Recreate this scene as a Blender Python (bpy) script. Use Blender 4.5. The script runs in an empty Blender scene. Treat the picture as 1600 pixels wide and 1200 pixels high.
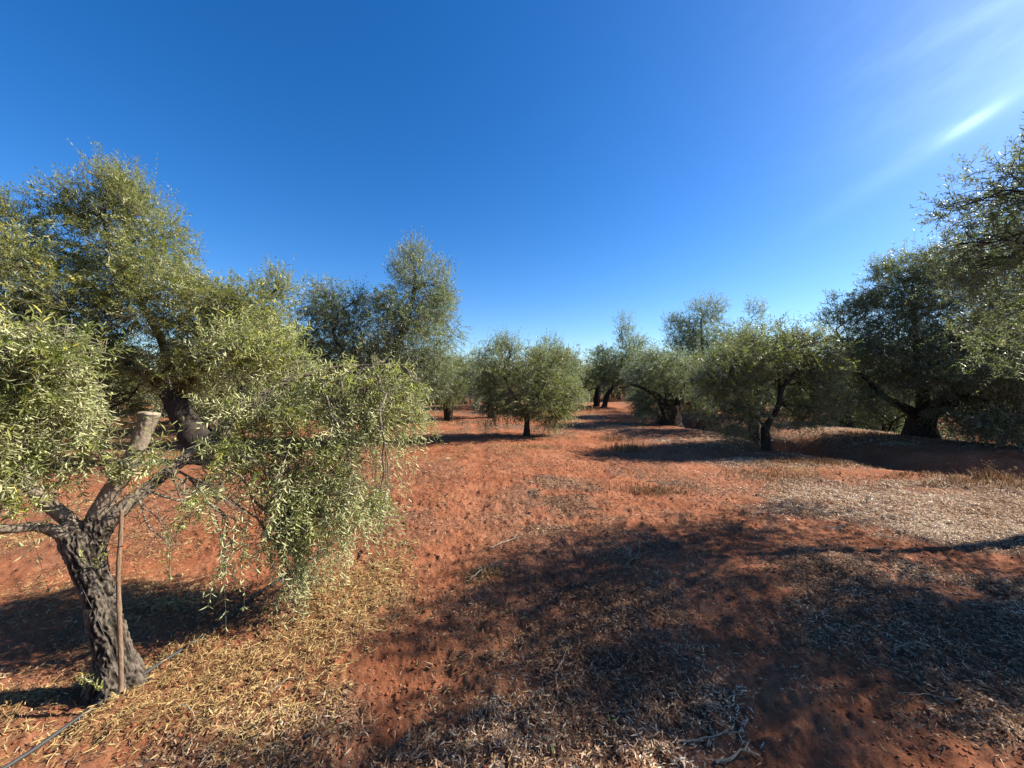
import bpy, math, random
import numpy as np
from mathutils import Vector

# ------------------------------------------------------------------ camera, world, sun, exposure
scene = bpy.context.scene
F, CX, HY, CAMZ = 610.0, 800.0, 597.0, 1.6          # focal length and horizon in 1600x1200 pixels, eye height
cam = bpy.data.cameras.new('camera')
cam.sensor_width = 36.0
cam.lens = 36.0 * F / 1600.0
cam.clip_start, cam.clip_end = 0.05, 3000
cam_o = bpy.data.objects.new('camera', cam)
cam_o.location = (0, 0, CAMZ)
cam_o.rotation_euler = (math.radians(90) - math.atan((600 - HY) / F), 0, 0)
scene.collection.objects.link(cam_o)
scene.camera = cam_o

SUN_AZ, SUN_EL = math.radians(79), math.radians(35)   # azimuth from the view direction towards the right
world = bpy.data.worlds.new('World')
scene.world = world
world.use_nodes = True
wn, wl = world.node_tree.nodes, world.node_tree.links
wn.clear()
w_out = wn.new('ShaderNodeOutputWorld'); w_bg = wn.new('ShaderNodeBackground')
sky = wn.new('ShaderNodeTexSky'); sky.sky_type = 'NISHITA'; sky.sun_disc = False
sky.sun_elevation = SUN_EL; sky.sun_rotation = SUN_AZ
sky.altitude = 600; sky.air_density = 1.0; sky.dust_density = 0.7; sky.ozone_density = 4.0
w_bg.inputs['Strength'].default_value = 0.062
# thin cirrus streaks high on the right, and a painted pale haze glow towards the sun
geo = wn.new('ShaderNodeTexCoord'); mp = wn.new('ShaderNodeMapping'); mp.vector_type = 'TEXTURE'
nz = wn.new('ShaderNodeTexNoise')
wl.new(geo.outputs['Generated'], mp.inputs['Vector'])
def wmath(op, a, b=None, c=None):
    n = wn.new('ShaderNodeMath'); n.operation = op
    for i, v in enumerate((a, b, c)):
        if v is None: continue
        if isinstance(v, (int, float)): n.inputs[i].default_value = v
        else: wl.new(v, n.inputs[i])
    return n.outputs[0]
def wdot(vec, v):
    n = wn.new('ShaderNodeVectorMath'); n.operation = 'DOT_PRODUCT'
    wl.new(vec, n.inputs[0]); n.inputs[1].default_value = v
    return n.outputs['Value']
def pdir(px, py):
    v = Vector(((px - CX) / F, 1.0, -(py - HY) / F)); return v.normalized()
def streak(p0, p1, width, bright, reach):
    a, b = pdir(*p0), pdir(*p1)
    axis = a.cross(b).normalized(); mid = (a + b).normalized(); along = axis.cross(mid)
    d = wdot(geo.outputs['Generated'], axis); t = wdot(geo.outputs['Generated'], along); f = wdot(geo.outputs['Generated'], mid)
    dn = wmath('DIVIDE', wmath('ADD', d, wmath('MULTIPLY', wmath('SUBTRACT', nz.outputs['Fac'], .5), width * .7)), width)
    tn = wmath('DIVIDE', t, reach)
    g = wmath('EXPONENT', wmath('MULTIPLY', wmath('ADD', wmath('MULTIPLY', dn, dn), wmath('MULTIPLY', tn, tn)), -1.0))
    return wmath('MULTIPLY', wmath('MULTIPLY', g, wmath('GREATER_THAN', f, 0.0)), bright)
mp.inputs['Rotation'].default_value = (0, math.radians(-28), 0)
mp.inputs['Scale'].default_value = (1.2, .35, .12)
wl.new(mp.outputs[0], nz.inputs['Vector'])
nz.inputs['Scale'].default_value = 7.0; nz.inputs['Detail'].default_value = 6; nz.inputs['Roughness'].default_value = .6
tot = None
for a, b, w_, br, re in (((1680, -60), (1800, -140), .24, .12, .24), ((1482, 214), (1550, 172), .008, .48, .034), ((1390, 270), (1680, 85), .020, .13, .17),
                         ((1500, 40), (1700, -60), .018, .14, .12), ((1480, 150), (1720, 20), .05, .12, .16)):
    s = streak(a, b, w_, br, re)
    tot = s if tot is None else wmath('ADD', tot, s)
tot = wmath('MINIMUM', wmath('MULTIPLY', tot, wmath('MULTIPLY_ADD', nz.outputs['Fac'], .7, .3)), .8)
mixc = wn.new('ShaderNodeMix'); mixc.data_type = 'RGBA'
hs = wn.new('ShaderNodeHueSaturation'); hs.inputs['Saturation'].default_value = 1.32; hs.inputs['Value'].default_value = 1.14; hs.inputs['Hue'].default_value = .507
wl.new(sky.outputs[0], hs.inputs['Color']); wl.new(tot, mixc.inputs['Factor']); wl.new(hs.outputs[0], mixc.inputs[6]); mixc.inputs[7].default_value = (7.6, 10.6, 12.6, 1)
wl.new(mixc.outputs[2], w_bg.inputs['Color']); wl.new(w_bg.outputs[0], w_out.inputs['Surface'])

sun = bpy.data.lights.new('sun', 'SUN'); sun.energy = 5.0; sun.angle = math.radians(0.53); sun.color = (1.0, .93, .82)
sun_o = bpy.data.objects.new('sun', sun)
SDIR = Vector((math.sin(SUN_AZ) * math.cos(SUN_EL), math.cos(SUN_AZ) * math.cos(SUN_EL), math.sin(SUN_EL)))
sun_o.rotation_euler = (-SDIR).to_track_quat('-Z', 'Y').to_euler()
sun_o.location = (20, 4, 20)
scene.collection.objects.link(sun_o)
scene.view_settings.view_transform = 'Standard'
scene.view_settings.look = 'None'
scene.view_settings.gamma = 1.0
scene.view_settings.exposure = 1.5
scene.cycles.max_bounces = 6
scene.cycles.transparent_max_bounces = 4

# ------------------------------------------------------------------ numpy helpers
R = np.random.default_rng(7)
def hsh(i, j, k):
    n = (i * 374761393 + j * 668265263 + k * 2147483647 + 1013904223) & 0xFFFFFFFF
    n = ((n ^ (n >> 13)) * 1274126177) & 0xFFFFFFFF
    n = ((n ^ (n >> 16)) * 2246822519) & 0xFFFFFFFF
    return ((n ^ (n >> 15)) & 0xFFFFFF) / float(0xFFFFFF)
def vnoise(x, y, z=None):
    x = np.asarray(x, float); y = np.asarray(y, float)
    z = np.zeros_like(x) if z is None else np.asarray(z, float)
    xi, yi, zi = np.floor(x).astype(np.int64), np.floor(y).astype(np.int64), np.floor(z).astype(np.int64)
    fx, fy, fz = x - xi, y - yi, z - zi
    fx, fy, fz = fx * fx * (3 - 2 * fx), fy * fy * (3 - 2 * fy), fz * fz * (3 - 2 * fz)
    def L(dz):
        a = hsh(xi, yi, zi + dz) * (1 - fx) + hsh(xi + 1, yi, zi + dz) * fx
        b = hsh(xi, yi + 1, zi + dz) * (1 - fx) + hsh(xi + 1, yi + 1, zi + dz) * fx
        return a * (1 - fy) + b * fy
    return (L(0) * (1 - fz) + L(1) * fz) * 2 - 1
def fbm(x, y, z=None, o=4, g=.5):
    s, a, f = 0, 1.0, 1.0
    for i in range(o):
        s = s + a * vnoise(x * f + 17.3 * i, y * f - 9.1 * i, None if z is None else z * f + 3.7 * i)
        a *= g; f *= 2.03
    return s
def sstep(a, b, x):
    t = np.clip((x - a) / (b - a), 0, 1); return t * t * (3 - 2 * t)
def P(px, py, d): return np.array(((px - CX) / F * d, d, CAMZ - (py - HY) / F * d))
def G(px, py):
    d = CAMZ * F / (py - HY); return np.array(((px - CX) / F * d, d))

# ------------------------------------------------------------------ terrain
DITCH = np.array([(7.0, 40), (7.1, 16), (7.35, 12), (7.55, 9.5), (7.9, 8.0), (8.9, 7.2), (11, 6.9), (14, 6.6), (20, 6.2)], float)
def dist_poly(x, y, pts):
    best = np.full(np.shape(x), 1e9)
    for a, b in zip(pts[:-1], pts[1:]):
        ab = b - a; t = np.clip(((x - a[0]) * ab[0] + (y - a[1]) * ab[1]) / (ab @ ab), 0, 1)
        best = np.minimum(best, np.hypot(x - a[0] - t * ab[0], y - a[1] - t * ab[1]))
    return best
def hbase(x, y):
    x = np.asarray(x, float); y = np.asarray(y, float)
    h = .07 * fbm(x * .33, y * .33, o=3) * sstep(1.2, 4, np.hypot(x, y))
    d = dist_poly(x, y, DITCH)
    h = h - .62 * np.exp(-(d / .66) ** 2) * sstep(30, 14, y)
    h = h + .16 * np.exp(-((x - 10.2) / 1.7) ** 2) * sstep(6.9, 8.2, y) * sstep(16, 11, y)
    h = h - 1.75 * sstep(11.6, 14.8, x) * sstep(24, 16, y)
    h = h + .04 * np.exp(-((x - 6.2) / .8) ** 2) * sstep(5.5, 7, y) * sstep(16, 10, y)
    rr = np.hypot(x, y)
    return h + .55 * sstep(24, 90, rr)
def track_depth(x, y):
    k = np.zeros(np.shape(x)); wob = .10 * fbm(y * .9, x * .6, o=2)
    for t in TRACKS: k = np.maximum(k, np.exp(-((dist_poly(x + wob, y, np.array([G(*p) for p in t])) / .20) ** 2)))
    return k * (.55 + .45 * fbm(x * .8 + 9, y * .8, o=2))
def litter_map(x, y):
    st = np.zeros(np.shape(x)); lf = np.zeros(np.shape(x))
    for px, py, rx, ry, a in STRAW:
        c = G(px, py); st = st + a * np.exp(-(((x - c[0]) / rx) ** 2 + ((y - c[1]) / ry) ** 2))
    for px, py, rx, ry, a in LEAFY:
        c = G(px, py); lf = lf + a * np.exp(-(((x - c[0]) / rx) ** 2 + ((y - c[1]) / ry) ** 2))
    for px, py, rx, ry, a in BARE:
        c = G(px, py); k = 1 - a * np.exp(-(((x - c[0]) / rx) ** 2 + ((y - c[1]) / ry) ** 2)); st = st * k; lf = lf * k
    n = .5 + .5 * fbm(x * 1.9 + 5, y * 1.9, o=5, g=.62)
    n2 = .5 + .5 * fbm(x * 1.6 - 15, y * 2.4 + 8, o=5, g=.62)
    m = sstep(.25, .8, n); m2 = sstep(.25, .8, n2)
    st = np.clip(st * (.25 + 1.35 * m), 0, 1.3); lf = np.clip(lf * (.25 + 1.35 * m2), 0, 1.4)
    far = sstep(8, 16, np.hypot(x, y))
    lf = lf + (.30 + .50 * far) * sstep(.36, .80, .5 + .5 * fbm(x * .8 + 31, y * .8, o=4))
    st = st + (.14 + .26 * far) * sstep(.42, .9, .5 + .5 * fbm(x * .9 - 3, y * .9 + 77, o=4))
    tk = np.clip(1 - .85 * track_depth(x, y), .1, 1)
    return st * tk, lf * tk
TRACKS = [[(560, 1190), (640, 1050), (700, 900), (742, 770), (752, 700), (738, 650), (732, 628)], [(1270, 1200), (1190, 1060), (1110, 930), (1010, 800), (925, 715), (850, 668), (790, 640)]]
STRAW = [(480, 940, .75, .42, 1.1), (360, 1010, .6, .35, 1.), (560, 890, .45, .35, .9), (250, 1130, .8, .25, .95), (60, 1150, .9, .25, .95),
         (420, 1060, .4, .2, .7), (200, 780, 1.5, .8, .5), (40, 840, 1.4, .4, .5), (380, 800, 1.1, .7, .65), (420, 760, 1.2, .8, .5),
         (640, 710, 1.0, .7, .45), (820, 700, 1.3, .6, .55), (0, 960, .8, .35, .5), (250, 940, .7, .3, .5), (760, 900, .18, .1, .8),
         (680, 780, .9, .4, .3), (640, 850, .3, .1, .5), (1250, 735, 1.2, .5, .6), (1500, 750, 1.2, .35, .5), (990, 700, .8, .5, .4), (230, 700, 3, 1.2, .35)]
LEAFY = [(870, 770, .7, .8, .75), (960, 800, .7, .5, .7), (860, 820, .3, .25, .7), (960, 860, .55, .3, .6), (1000, 950, .75, .45, .95), (900, 1040, .65, .4, 1.05),
         (1040, 1150, .6, .22, 1.2), (850, 1150, .5, .22, 1.), (750, 1190, .5, .15, .8), (1450, 790, 1.6, .8, 2.2), (1300, 765, 1.4, .65, 1.6), (1560, 800, 1.4, .8, 1.6), (1250, 670, 2.0, 1.6, .9), (1420, 665, 2.4, 2.4, .9), (1180, 720, 1.4, .6, .5),
         (1550, 830, 1.2, .55, 1.3), (1550, 950, 1., .5, .85), (1420, 1000, .7, .35, .7), (1500, 1120, .5, .3, .7), (1350, 900, .8, .4, .5),
         (1280, 715, 1.6, .8, .6), (1360, 680, 2.4, 2.2, .9), (1100, 690, 2.2, .8, .5), (500, 1120, .6, .25, .45), (650, 1100, .5, .25, .3),
         (700, 800, .8, .5, .25), (620, 800, .4, .3, .45), (1600, 770, 1.2, .5, .9), (760, 950, .3, .2, .15), (1100, 760, .6, .35, .35), (300, 1160, .5, .2, .3)]
BARE = [(720, 990, .32, .35, .85), (1230, 1120, .22, .25, .85), (620, 790, .5, .45, .4), (700, 870, .35, .5, .7), (1110, 960, .45, .5, .75), (960, 910, .3, .2, .5),
        (1150, 880, .6, .3, .6), (1100, 730, .9, .35, .7), (520, 1150, .3, .12, .3)]

def new_mesh(name, verts, quads=None, tris=None, attrs=None, mat_idx=None, smooth=False):
    me = bpy.data.meshes.new(name)
    verts = np.ascontiguousarray(verts, dtype=np.float32).reshape(-1, 3)
    nq = 0 if quads is None else len(quads); nt = 0 if tris is None else len(tris)
    me.vertices.add(len(verts)); me.vertices.foreach_set('co', verts.ravel())
    me.loops.add(nq * 4 + nt * 3); me.polygons.add(nq + nt)
    li = []
    if nq: li.append(np.asarray(quads, np.int32).ravel())
    if nt: li.append(np.asarray(tris, np.int32).ravel())
    me.loops.foreach_set('vertex_index', np.concatenate(li))
    st = np.concatenate((np.arange(nq, dtype=np.int32) * 4, nq * 4 + np.arange(nt, dtype=np.int32) * 3))
    me.polygons.foreach_set('loop_start', st)
    if mat_idx is not None: me.polygons.foreach_set('material_index', np.asarray(mat_idx, np.int32))
    me.update(calc_edges=True)
    if smooth: me.shade_smooth()
    for k, v in (attrs or {}).items():
        a = me.attributes.new(k, 'FLOAT', 'POINT'); a.data.foreach_set('value', np.asarray(v, np.float32))
    return me
def link(name, me, mats, parent=None, label=None, cat=None, group=None, kind=None, loc=None):
    o = bpy.data.objects.new(name, me)
    for m in mats if isinstance(mats, (list, tuple)) else [mats]:
        if me is not None and len(me.materials) < (len(mats) if isinstance(mats, (list, tuple)) else 1): me.materials.append(m)
    scene.collection.objects.link(o)
    if parent is not None: o.parent = parent
    if loc is not None: o.location = loc
    for k, v in (('label', label), ('category', cat), ('group', group), ('kind', kind)):
        if v: o[k] = v
    return o

# ------------------------------------------------------------------ materials
class NT:
    def __init__(s, name):
        s.m = bpy.data.materials.new(name); s.m.use_nodes = True; s.n = s.m.node_tree.nodes; s.l = s.m.node_tree.links
        s.b = s.n['Principled BSDF']; s.out = s.n['Material Output']
    def add(s, t, **kw):
        n = s.n.new(t)
        for k, v in kw.items():
            if k in n.inputs: s.set(n.inputs[k], v)
            else: setattr(n, k, v)
        return n
    def set(s, inp, v):
        if isinstance(v, bpy.types.NodeSocket): s.l.new(v, inp)
        else: inp.default_value = v
    def attr(s, name): return s.add('ShaderNodeAttribute', attribute_name=name).outputs['Fac']
    def pos(s): return s.add('ShaderNodeTexCoord').outputs['Object']
    def noise(s, scale, detail=5, rough=.6, vec=None, dist=0):
        n = s.add('ShaderNodeTexNoise'); n.inputs['Scale'].default_value = scale; n.inputs['Detail'].default_value = detail
        n.inputs['Roughness'].default_value = rough; n.inputs['Distortion'].default_value = dist
        s.l.new(vec if vec is not None else s.pos(), n.inputs['Vector']); return n.outputs['Fac']
    def map(s, scale, rot=(0, 0, 0)):
        n = s.add('ShaderNodeMapping'); s.l.new(s.pos(), n.inputs['Vector']); n.inputs['Scale'].default_value = scale
        n.inputs['Rotation'].default_value = rot; return n.outputs[0]
    def ramp(s, fac, stops):
        n = s.add('ShaderNodeValToRGB'); e = n.color_ramp.elements
        while len(e) < len(stops): e.new(.5)
        for i, (p, c) in enumerate(stops): e[i].position = p; e[i].color = (*c, 1) if len(c) == 3 else c
        s.l.new(fac, n.inputs[0]); return n.outputs[0]
    def mix(s, fac, a, b, mode='MIX'):
        n = s.add('ShaderNodeMix', data_type='RGBA', blend_type=mode)
        s.set(n.inputs['Factor'], fac)
        for i, v in ((6, a), (7, b)):
            s.set(n.inputs[i], v if isinstance(v, bpy.types.NodeSocket) else (*v, 1))
        return n.outputs[2]
    def math(s, op, a, b=0.0, c=0.0, clamp=False):
        n = s.add('ShaderNodeMath', operation=op, use_clamp=clamp)
        for i, v in enumerate((a, b, c)): s.set(n.inputs[i], v)
        return n.outputs[0]
    def bump(s, h, strength, dist, nrm=None):
        n = s.add('ShaderNodeBump'); s.set(n.inputs['Height'], h); n.inputs['Strength'].default_value = strength
        n.inputs['Distance'].default_value = dist
        if nrm is not None: s.l.new(nrm, n.inputs['Normal'])
        return n.outputs[0]

def leaf_material(name, dark, light, back, yellow=.05, trans=.3, rough=.42):
    t = NT(name); r = t.attr('rnd')
    col = t.ramp(r, [(0, dark), (.55, tuple((a + b) / 2 for a, b in zip(dark, light))), (1 - yellow, light), (1, (light[0] * 2.1, light[1] * 1.75, light[2] * 1.1))])
    bk = t.mix(t.math('MULTIPLY', r, .5), back, light)
    geo_ = t.add('ShaderNodeNewGeometry')
    c = t.mix(geo_.outputs['Backfacing'], col, bk)
    t.l.new(c, t.b.inputs['Base Color']); t.b.inputs['Roughness'].default_value = rough
    t.b.inputs['Specular IOR Level'].default_value = .22
    tr = t.add('ShaderNodeBsdfTranslucent')
    tc = t.mix(.6, c, (light[0] * 1.7, light[1] * 2.0, light[2] * .7)); t.l.new(tc, tr.inputs['Color'])
    mx = t.add('ShaderNodeMixShader'); mx.inputs[0].default_value = trans
    t.l.new(t.b.outputs[0], mx.inputs[1]); t.l.new(tr.outputs[0], mx.inputs[2]); t.l.new(mx.outputs[0], t.out.inputs['Surface'])
    return t.m
def bark_material(name, dark, light, scale=1.0, bump=.6):
    t = NT(name)
    v = t.map((scale * 1.0, scale * 1.0, scale * .22))
    n1 = t.noise(38, 7, .65, v, .4); n2 = t.noise(9, 4, .6); n3 = t.noise(150, 3, .6)
    c = t.ramp(n1, [(.32, dark), (.52, tuple(a * .5 + b * .5 for a, b in zip(dark, light))), (.72, light)])
    c = t.mix(t.ramp(n2, [(.45, (0, 0, 0)), (.7, (1, 1, 1))]), c, t.mix(.45, c, (light[0] * .9, light[1] * 1.0, light[2] * .85)))
    t.l.new(c, t.b.inputs['Base Color']); t.b.inputs['Roughness'].default_value = .9; t.b.inputs['Specular IOR Level'].default_value = .15
    nb = t.bump(n1, bump, .03); nb = t.bump(n3, .35, .004, nb); t.l.new(nb, t.b.inputs['Normal'])
    return t.m
M = {}
M['leaf_near'] = leaf_material('leaf_near', (0.0941, 0.119, 0.0347), (0.297, 0.302, 0.0941), (0.495, 0.495, 0.287), .15, .36)
M['leaf_green'] = leaf_material('leaf_green', (0.0842, 0.099, 0.0297), (0.218, 0.223, 0.0693), (0.376, 0.381, 0.218), .09, .34)
M['leaf_olive'] = leaf_material('leaf_olive', (0.0644, 0.0812, 0.0297), (0.168, 0.178, 0.0653), (0.337, 0.351, 0.228), .06, .32)
M['leaf_grey'] = leaf_material('leaf_grey', (0.0686, 0.0924, 0.0449), (0.171, 0.195, 0.095), (0.435, 0.469, 0.356), .03, .28)
M['leaf_silver'] = leaf_material('leaf_silver', (.060, .078, .036), (.150, .165, .080), (.34, .36, .26), .03, .36)
M['bark'] = bark_material('bark_rough', (.030, .024, .018), (.17, .14, .11), 1.0, .8)
M['bark_far'] = bark_material('bark_dark', (0.0163, 0.0133, 0.0102), (0.0612, 0.049, 0.0388), .6, .8)
M['bark_smooth'] = bark_material('bark_smooth', (0.1088, 0.0884, 0.0646), (0.2312, 0.1972, 0.1496), .7, .25)
M['twig'] = bark_material('twig', (0.0884, 0.0782, 0.051), (0.204, 0.1836, 0.1224), 2.0, .1)

def soil():
    t = NT('red_soil')
    n0 = t.noise(.35, 4, .6); n1 = t.noise(2.3, 8, .65); n2 = t.noise(24, 8, .7); n3 = t.noise(120, 4, .7)
    red = t.ramp(n1, [(.3, (.145, .046, .020)), (.5, (.235, .083, .037)), (.72, (.315, .135, .070))])
    red = t.mix(t.ramp(n0, [(.4, (0, 0, 0)), (.62, (1, 1, 1))]), red, t.mix(.3, red, (0.352, 0.1664, 0.096)))
    red = t.mix(t.ramp(n2, [(.36, (1, 1, 1)), (.50, (0, 0, 0))]), red, t.mix(.45, red, (0.0832, 0.032, 0.01792)))
    # strewn fallen leaves in the distance: stretched flecks over brown humus, where the litter lies
    lit, stw = t.attr('leafy'), t.attr('straw')
    hum = t.ramp(n2, [(.3, (0.064, 0.032, 0.02048)), (.55, (0.1536, 0.0896, 0.0544)), (.75, (0.2304, 0.16, 0.1024))])
    vor = t.add('ShaderNodeTexVoronoi', feature='F1'); vor.inputs['Scale'].default_value = 26
    vm = t.map((1.6, .55, 1), (0, 0, .6)); ds = t.noise(6, 3, .6)
    t.l.new(vm, vor.inputs['Vector'])
    sp = t.add('ShaderNodeSeparateColor'); t.l.new(vor.outputs['Color'], sp.inputs[0])
    fleck = t.math('MULTIPLY', t.math('LESS_THAN', vor.outputs['Distance'], .34), t.math('GREATER_THAN', sp.outputs[0], .45))
    fc = t.ramp(sp.outputs[1], [(0, (0.128, 0.0768, 0.0448)), (.5, (0.2688, 0.2048, 0.1344)), (1, (0.3968, 0.352, 0.2752))])
    hum = t.mix(t.math('MULTIPLY', fleck, .8), hum, fc)
    lm = t.math('MULTIPLY_ADD', n2, .9, -.45); lf = t.math('ADD', lit, t.math('MULTIPLY', lm, .9))
    c = t.mix(t.ramp(lf, [(.12, (0, 0, 0)), (.75, (.82, .82, .82))]), red, hum)
    stc = t.mix(t.math('MULTIPLY', fleck, .85), t.mix(.45, red, (0.1408, 0.0832, 0.0384)), t.ramp(sp.outputs[1], [(0, (0.2432, 0.16, 0.0704)), (1, (0.4224, 0.3328, 0.1792))]))
    sf = t.math('ADD', stw, t.math('MULTIPLY', lm, .9))
    c = t.mix(t.ramp(sf, [(.15, (0, 0, 0)), (.9, (.75, .75, .75))]), c, stc)
    t.l.new(c, t.b.inputs['Base Color']); t.b.inputs['Roughness'].default_value = .95; t.b.inputs['Specular IOR Level'].default_value = .1
    nb = t.bump(n2, .8, .035); nb = t.bump(n3, .6, .008, nb); t.l.new(nb, t.b.inputs['Normal'])
    return t.m
M['soil'] = soil()
def litter_material(name, stops, trans=.15):
    t = NT(name); c = t.ramp(t.attr('rnd'), stops); t.l.new(c, t.b.inputs['Base Color'])
    t.b.inputs['Roughness'].default_value = .75; t.b.inputs['Specular IOR Level'].default_value = .12
    tr = t.add('ShaderNodeBsdfTranslucent'); t.l.new(c, tr.inputs['Color']); mx = t.add('ShaderNodeMixShader'); mx.inputs[0].default_value = trans
    t.l.new(t.b.outputs[0], mx.inputs[1]); t.l.new(tr.outputs[0], mx.inputs[2]); t.l.new(mx.outputs[0], t.out.inputs['Surface'])
    return t.m
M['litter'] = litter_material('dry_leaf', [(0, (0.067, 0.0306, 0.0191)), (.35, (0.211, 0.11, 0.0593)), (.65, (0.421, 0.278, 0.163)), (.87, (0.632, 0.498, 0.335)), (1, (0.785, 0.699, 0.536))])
M['straw'] = litter_material('straw_leaf', [(0, (0.181, 0.099, 0.0413)), (.35, (0.363, 0.239, 0.099)), (.7, (0.495, 0.371, 0.165)), (1, (0.611, 0.512, 0.297))], .2)
M['drygrass'] = litter_material('dry_grass', [(0, (0.132, 0.0627, 0.0297)), (.5, (0.2244, 0.1254, 0.0594)), (1, (0.3432, 0.2376, 0.132))], .2)
M['weed'] = litter_material('dry_weed', [(0, (0.2244, 0.1716, 0.1122)), (1, (0.3828, 0.33, 0.2508))], .1)
M['deadwood'] = bark_material('dead_wood', (0.136, 0.102, 0.068), (0.34, 0.2856, 0.2108), 3.0, .2)
def plain(name, col, rough=.6, spec=.4, nscale=20, var=.25, metal=0):
    t = NT(name); n = t.noise(nscale, 5, .6)
    c = t.mix(n, tuple(x * (1 - var) for x in col), tuple(min(1, x * (1 + var)) for x in col))
    t.l.new(c, t.b.inputs['Base Color']); t.b.inputs['Roughness'].default_value = rough
    t.b.inputs['Specular IOR Level'].default_value = spec; t.b.inputs['Metallic'].default_value = metal
    return t
M['hose'] = plain('black_hose', (.030, .029, .028), .62, .35, 40, .5).m
M['cane'] = bark_material('cane', (0.0884, 0.051, 0.0306), (0.2312, 0.1564, 0.102), 3.0, .3)
M['wire'] = plain('grey_wire', (.07, .065, .06), .7, .3).m
M['fruit'] = plain('green_olive', (0.2244, 0.2584, 0.0884), .3, .5, 60, .3).m
M['clod'] = plain('soil_clod', (0.204, 0.068, 0.034), .95, .1, 60, .4).m
M['carpaint'] = plain('dark_blue_paint', (.012, .03, .07), .25, .6, 5, .1).m
M['glass'] = plain('tinted_glass', (.02, .025, .03), .05, .8, 3, .05).m
M['tyre'] = plain('tyre_rubber', (.02, .02, .02), .8, .3).m
M['rim'] = plain('steel_rim', (.45, .45, .47), .35, .5, 8, .1, .8).m
def cutwood():
    t = NT('sawn_wood'); n = t.noise(30, 5, .6); v = t.noise(8, 3, .5)
    c = t.ramp(n, [(.3, (0.198, 0.143, 0.0833)), (.6, (0.278, 0.23, 0.167)), (.8, (0.317, 0.286, 0.23))]); t.l.new(c, t.b.inputs['Base Color']); t.b.inputs['Roughness'].default_value = .8
    t.l.new(t.bump(n, .3, .01), t.b.inputs['Normal']); return t.m
M['cut'] = cutwood()

# ------------------------------------------------------------------ ground sheet, denser towards the viewer
def build_ground():
    th = np.concatenate((np.linspace(-62, 62, 880), np.linspace(63.5, 296.5, 120)))
    th = np.radians(th)
    r = [.25]
    while r[-1] < 900: r.append(r[-1] * (1.0085 if 1.2 < r[-1] < 16 else 1.03))
    r = np.array(r)
    rr, tt = np.meshgrid(r, th, indexing='ij')
    x, y = rr * np.sin(tt), rr * np.cos(tt)
    h = hbase(x, y)
    fade = sstep(40, 10, rr)
    st, lf = litter_map(x, y)
    bump = .013 * fbm(x * 1.7, y * 1.7, o=4) + .013 * fbm(x * 8, y * 8, o=4, g=.65) * sstep(20, 8, rr)
    clod = np.maximum(0, fbm(x * 15, y * 15 + 40, o=3, g=.55) - .25)
    h = h + bump * fade + .020 * clod * sstep(12, 5, rr)
    h = h + .012 * (st + lf) * fade - .026 * track_depth(x, y) * fade
    nR, nT = rr.shape
    v = np.stack((x, y, h), -1).reshape(-1, 3)
    i, j = np.meshgrid(np.arange(nR - 1), np.arange(nT), indexing='ij')
    j2 = (j + 1) % nT
    q = np.stack((i * nT + j, i * nT + j2, (i + 1) * nT + j2, (i + 1) * nT + j), -1).reshape(-1, 4)[:, ::-1]
    c0 = len(v); v = np.vstack((v, [[0, 0, h[0].mean()]]))
    tri = np.stack((np.full(nT, c0), (np.arange(nT) + 1) % nT, np.arange(nT)), -1)
    me = new_mesh('ground', v, q, tri, {'leafy': np.append(lf.ravel(), 0), 'straw': np.append(st.ravel(), 0)}, smooth=True)
    return link('ground', me, M['soil'], kind='structure')
def hfull(x, y):
    rr = np.hypot(x, y); fade = sstep(40, 10, rr); st, lf = litter_map(x, y)
    clod = np.maximum(0, fbm(x * 15, y * 15 + 40, o=3, g=.55) - .25)
    return hbase(x, y) + (.013 * fbm(x * 1.7, y * 1.7, o=4) + .013 * fbm(x * 8, y * 8, o=4, g=.65) * sstep(20, 8, rr)) * fade + .020 * clod * sstep(12, 5, rr) + .012 * (st + lf) * fade - .026 * track_depth(x, y) * fade
build_ground()

# ------------------------------------------------------------------ vectorised tubes and leaves
class Buf:
    def __init__(s): s.v, s.q, s.t, s.r, s.qm, s.tm, s.n = [], [], [], [], [], [], 0
    def add(s, v, q=None, t=None, rnd=0, mat=0):
        v = np.asarray(v, float).reshape(-1, 3)
        s.v.append(v); s.r.append(np.broadcast_to(np.asarray(rnd, float), (len(v),)) if np.ndim(rnd) == 0 else np.asarray(rnd, float))
        if q is not None and len(q): s.q.append(np.asarray(q) + s.n); s.qm.append(np.full(len(q), mat))
        if t is not None and len(t): s.t.append(np.asarray(t) + s.n); s.tm.append(np.full(len(t), mat))
        s.n += len(v)
    def mesh(s, name, smooth=False):
        q = np.concatenate(s.q) if s.q else None; t = np.concatenate(s.t) if s.t else None
        m = np.concatenate(s.qm + s.tm)
        return new_mesh(name, np.concatenate(s.v), q, t, {'rnd': np.concatenate(s.r)}, m, smooth)
def norm(a): return a / np.maximum(1e-9, np.linalg.norm(a, axis=-1, keepdims=True))
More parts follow.
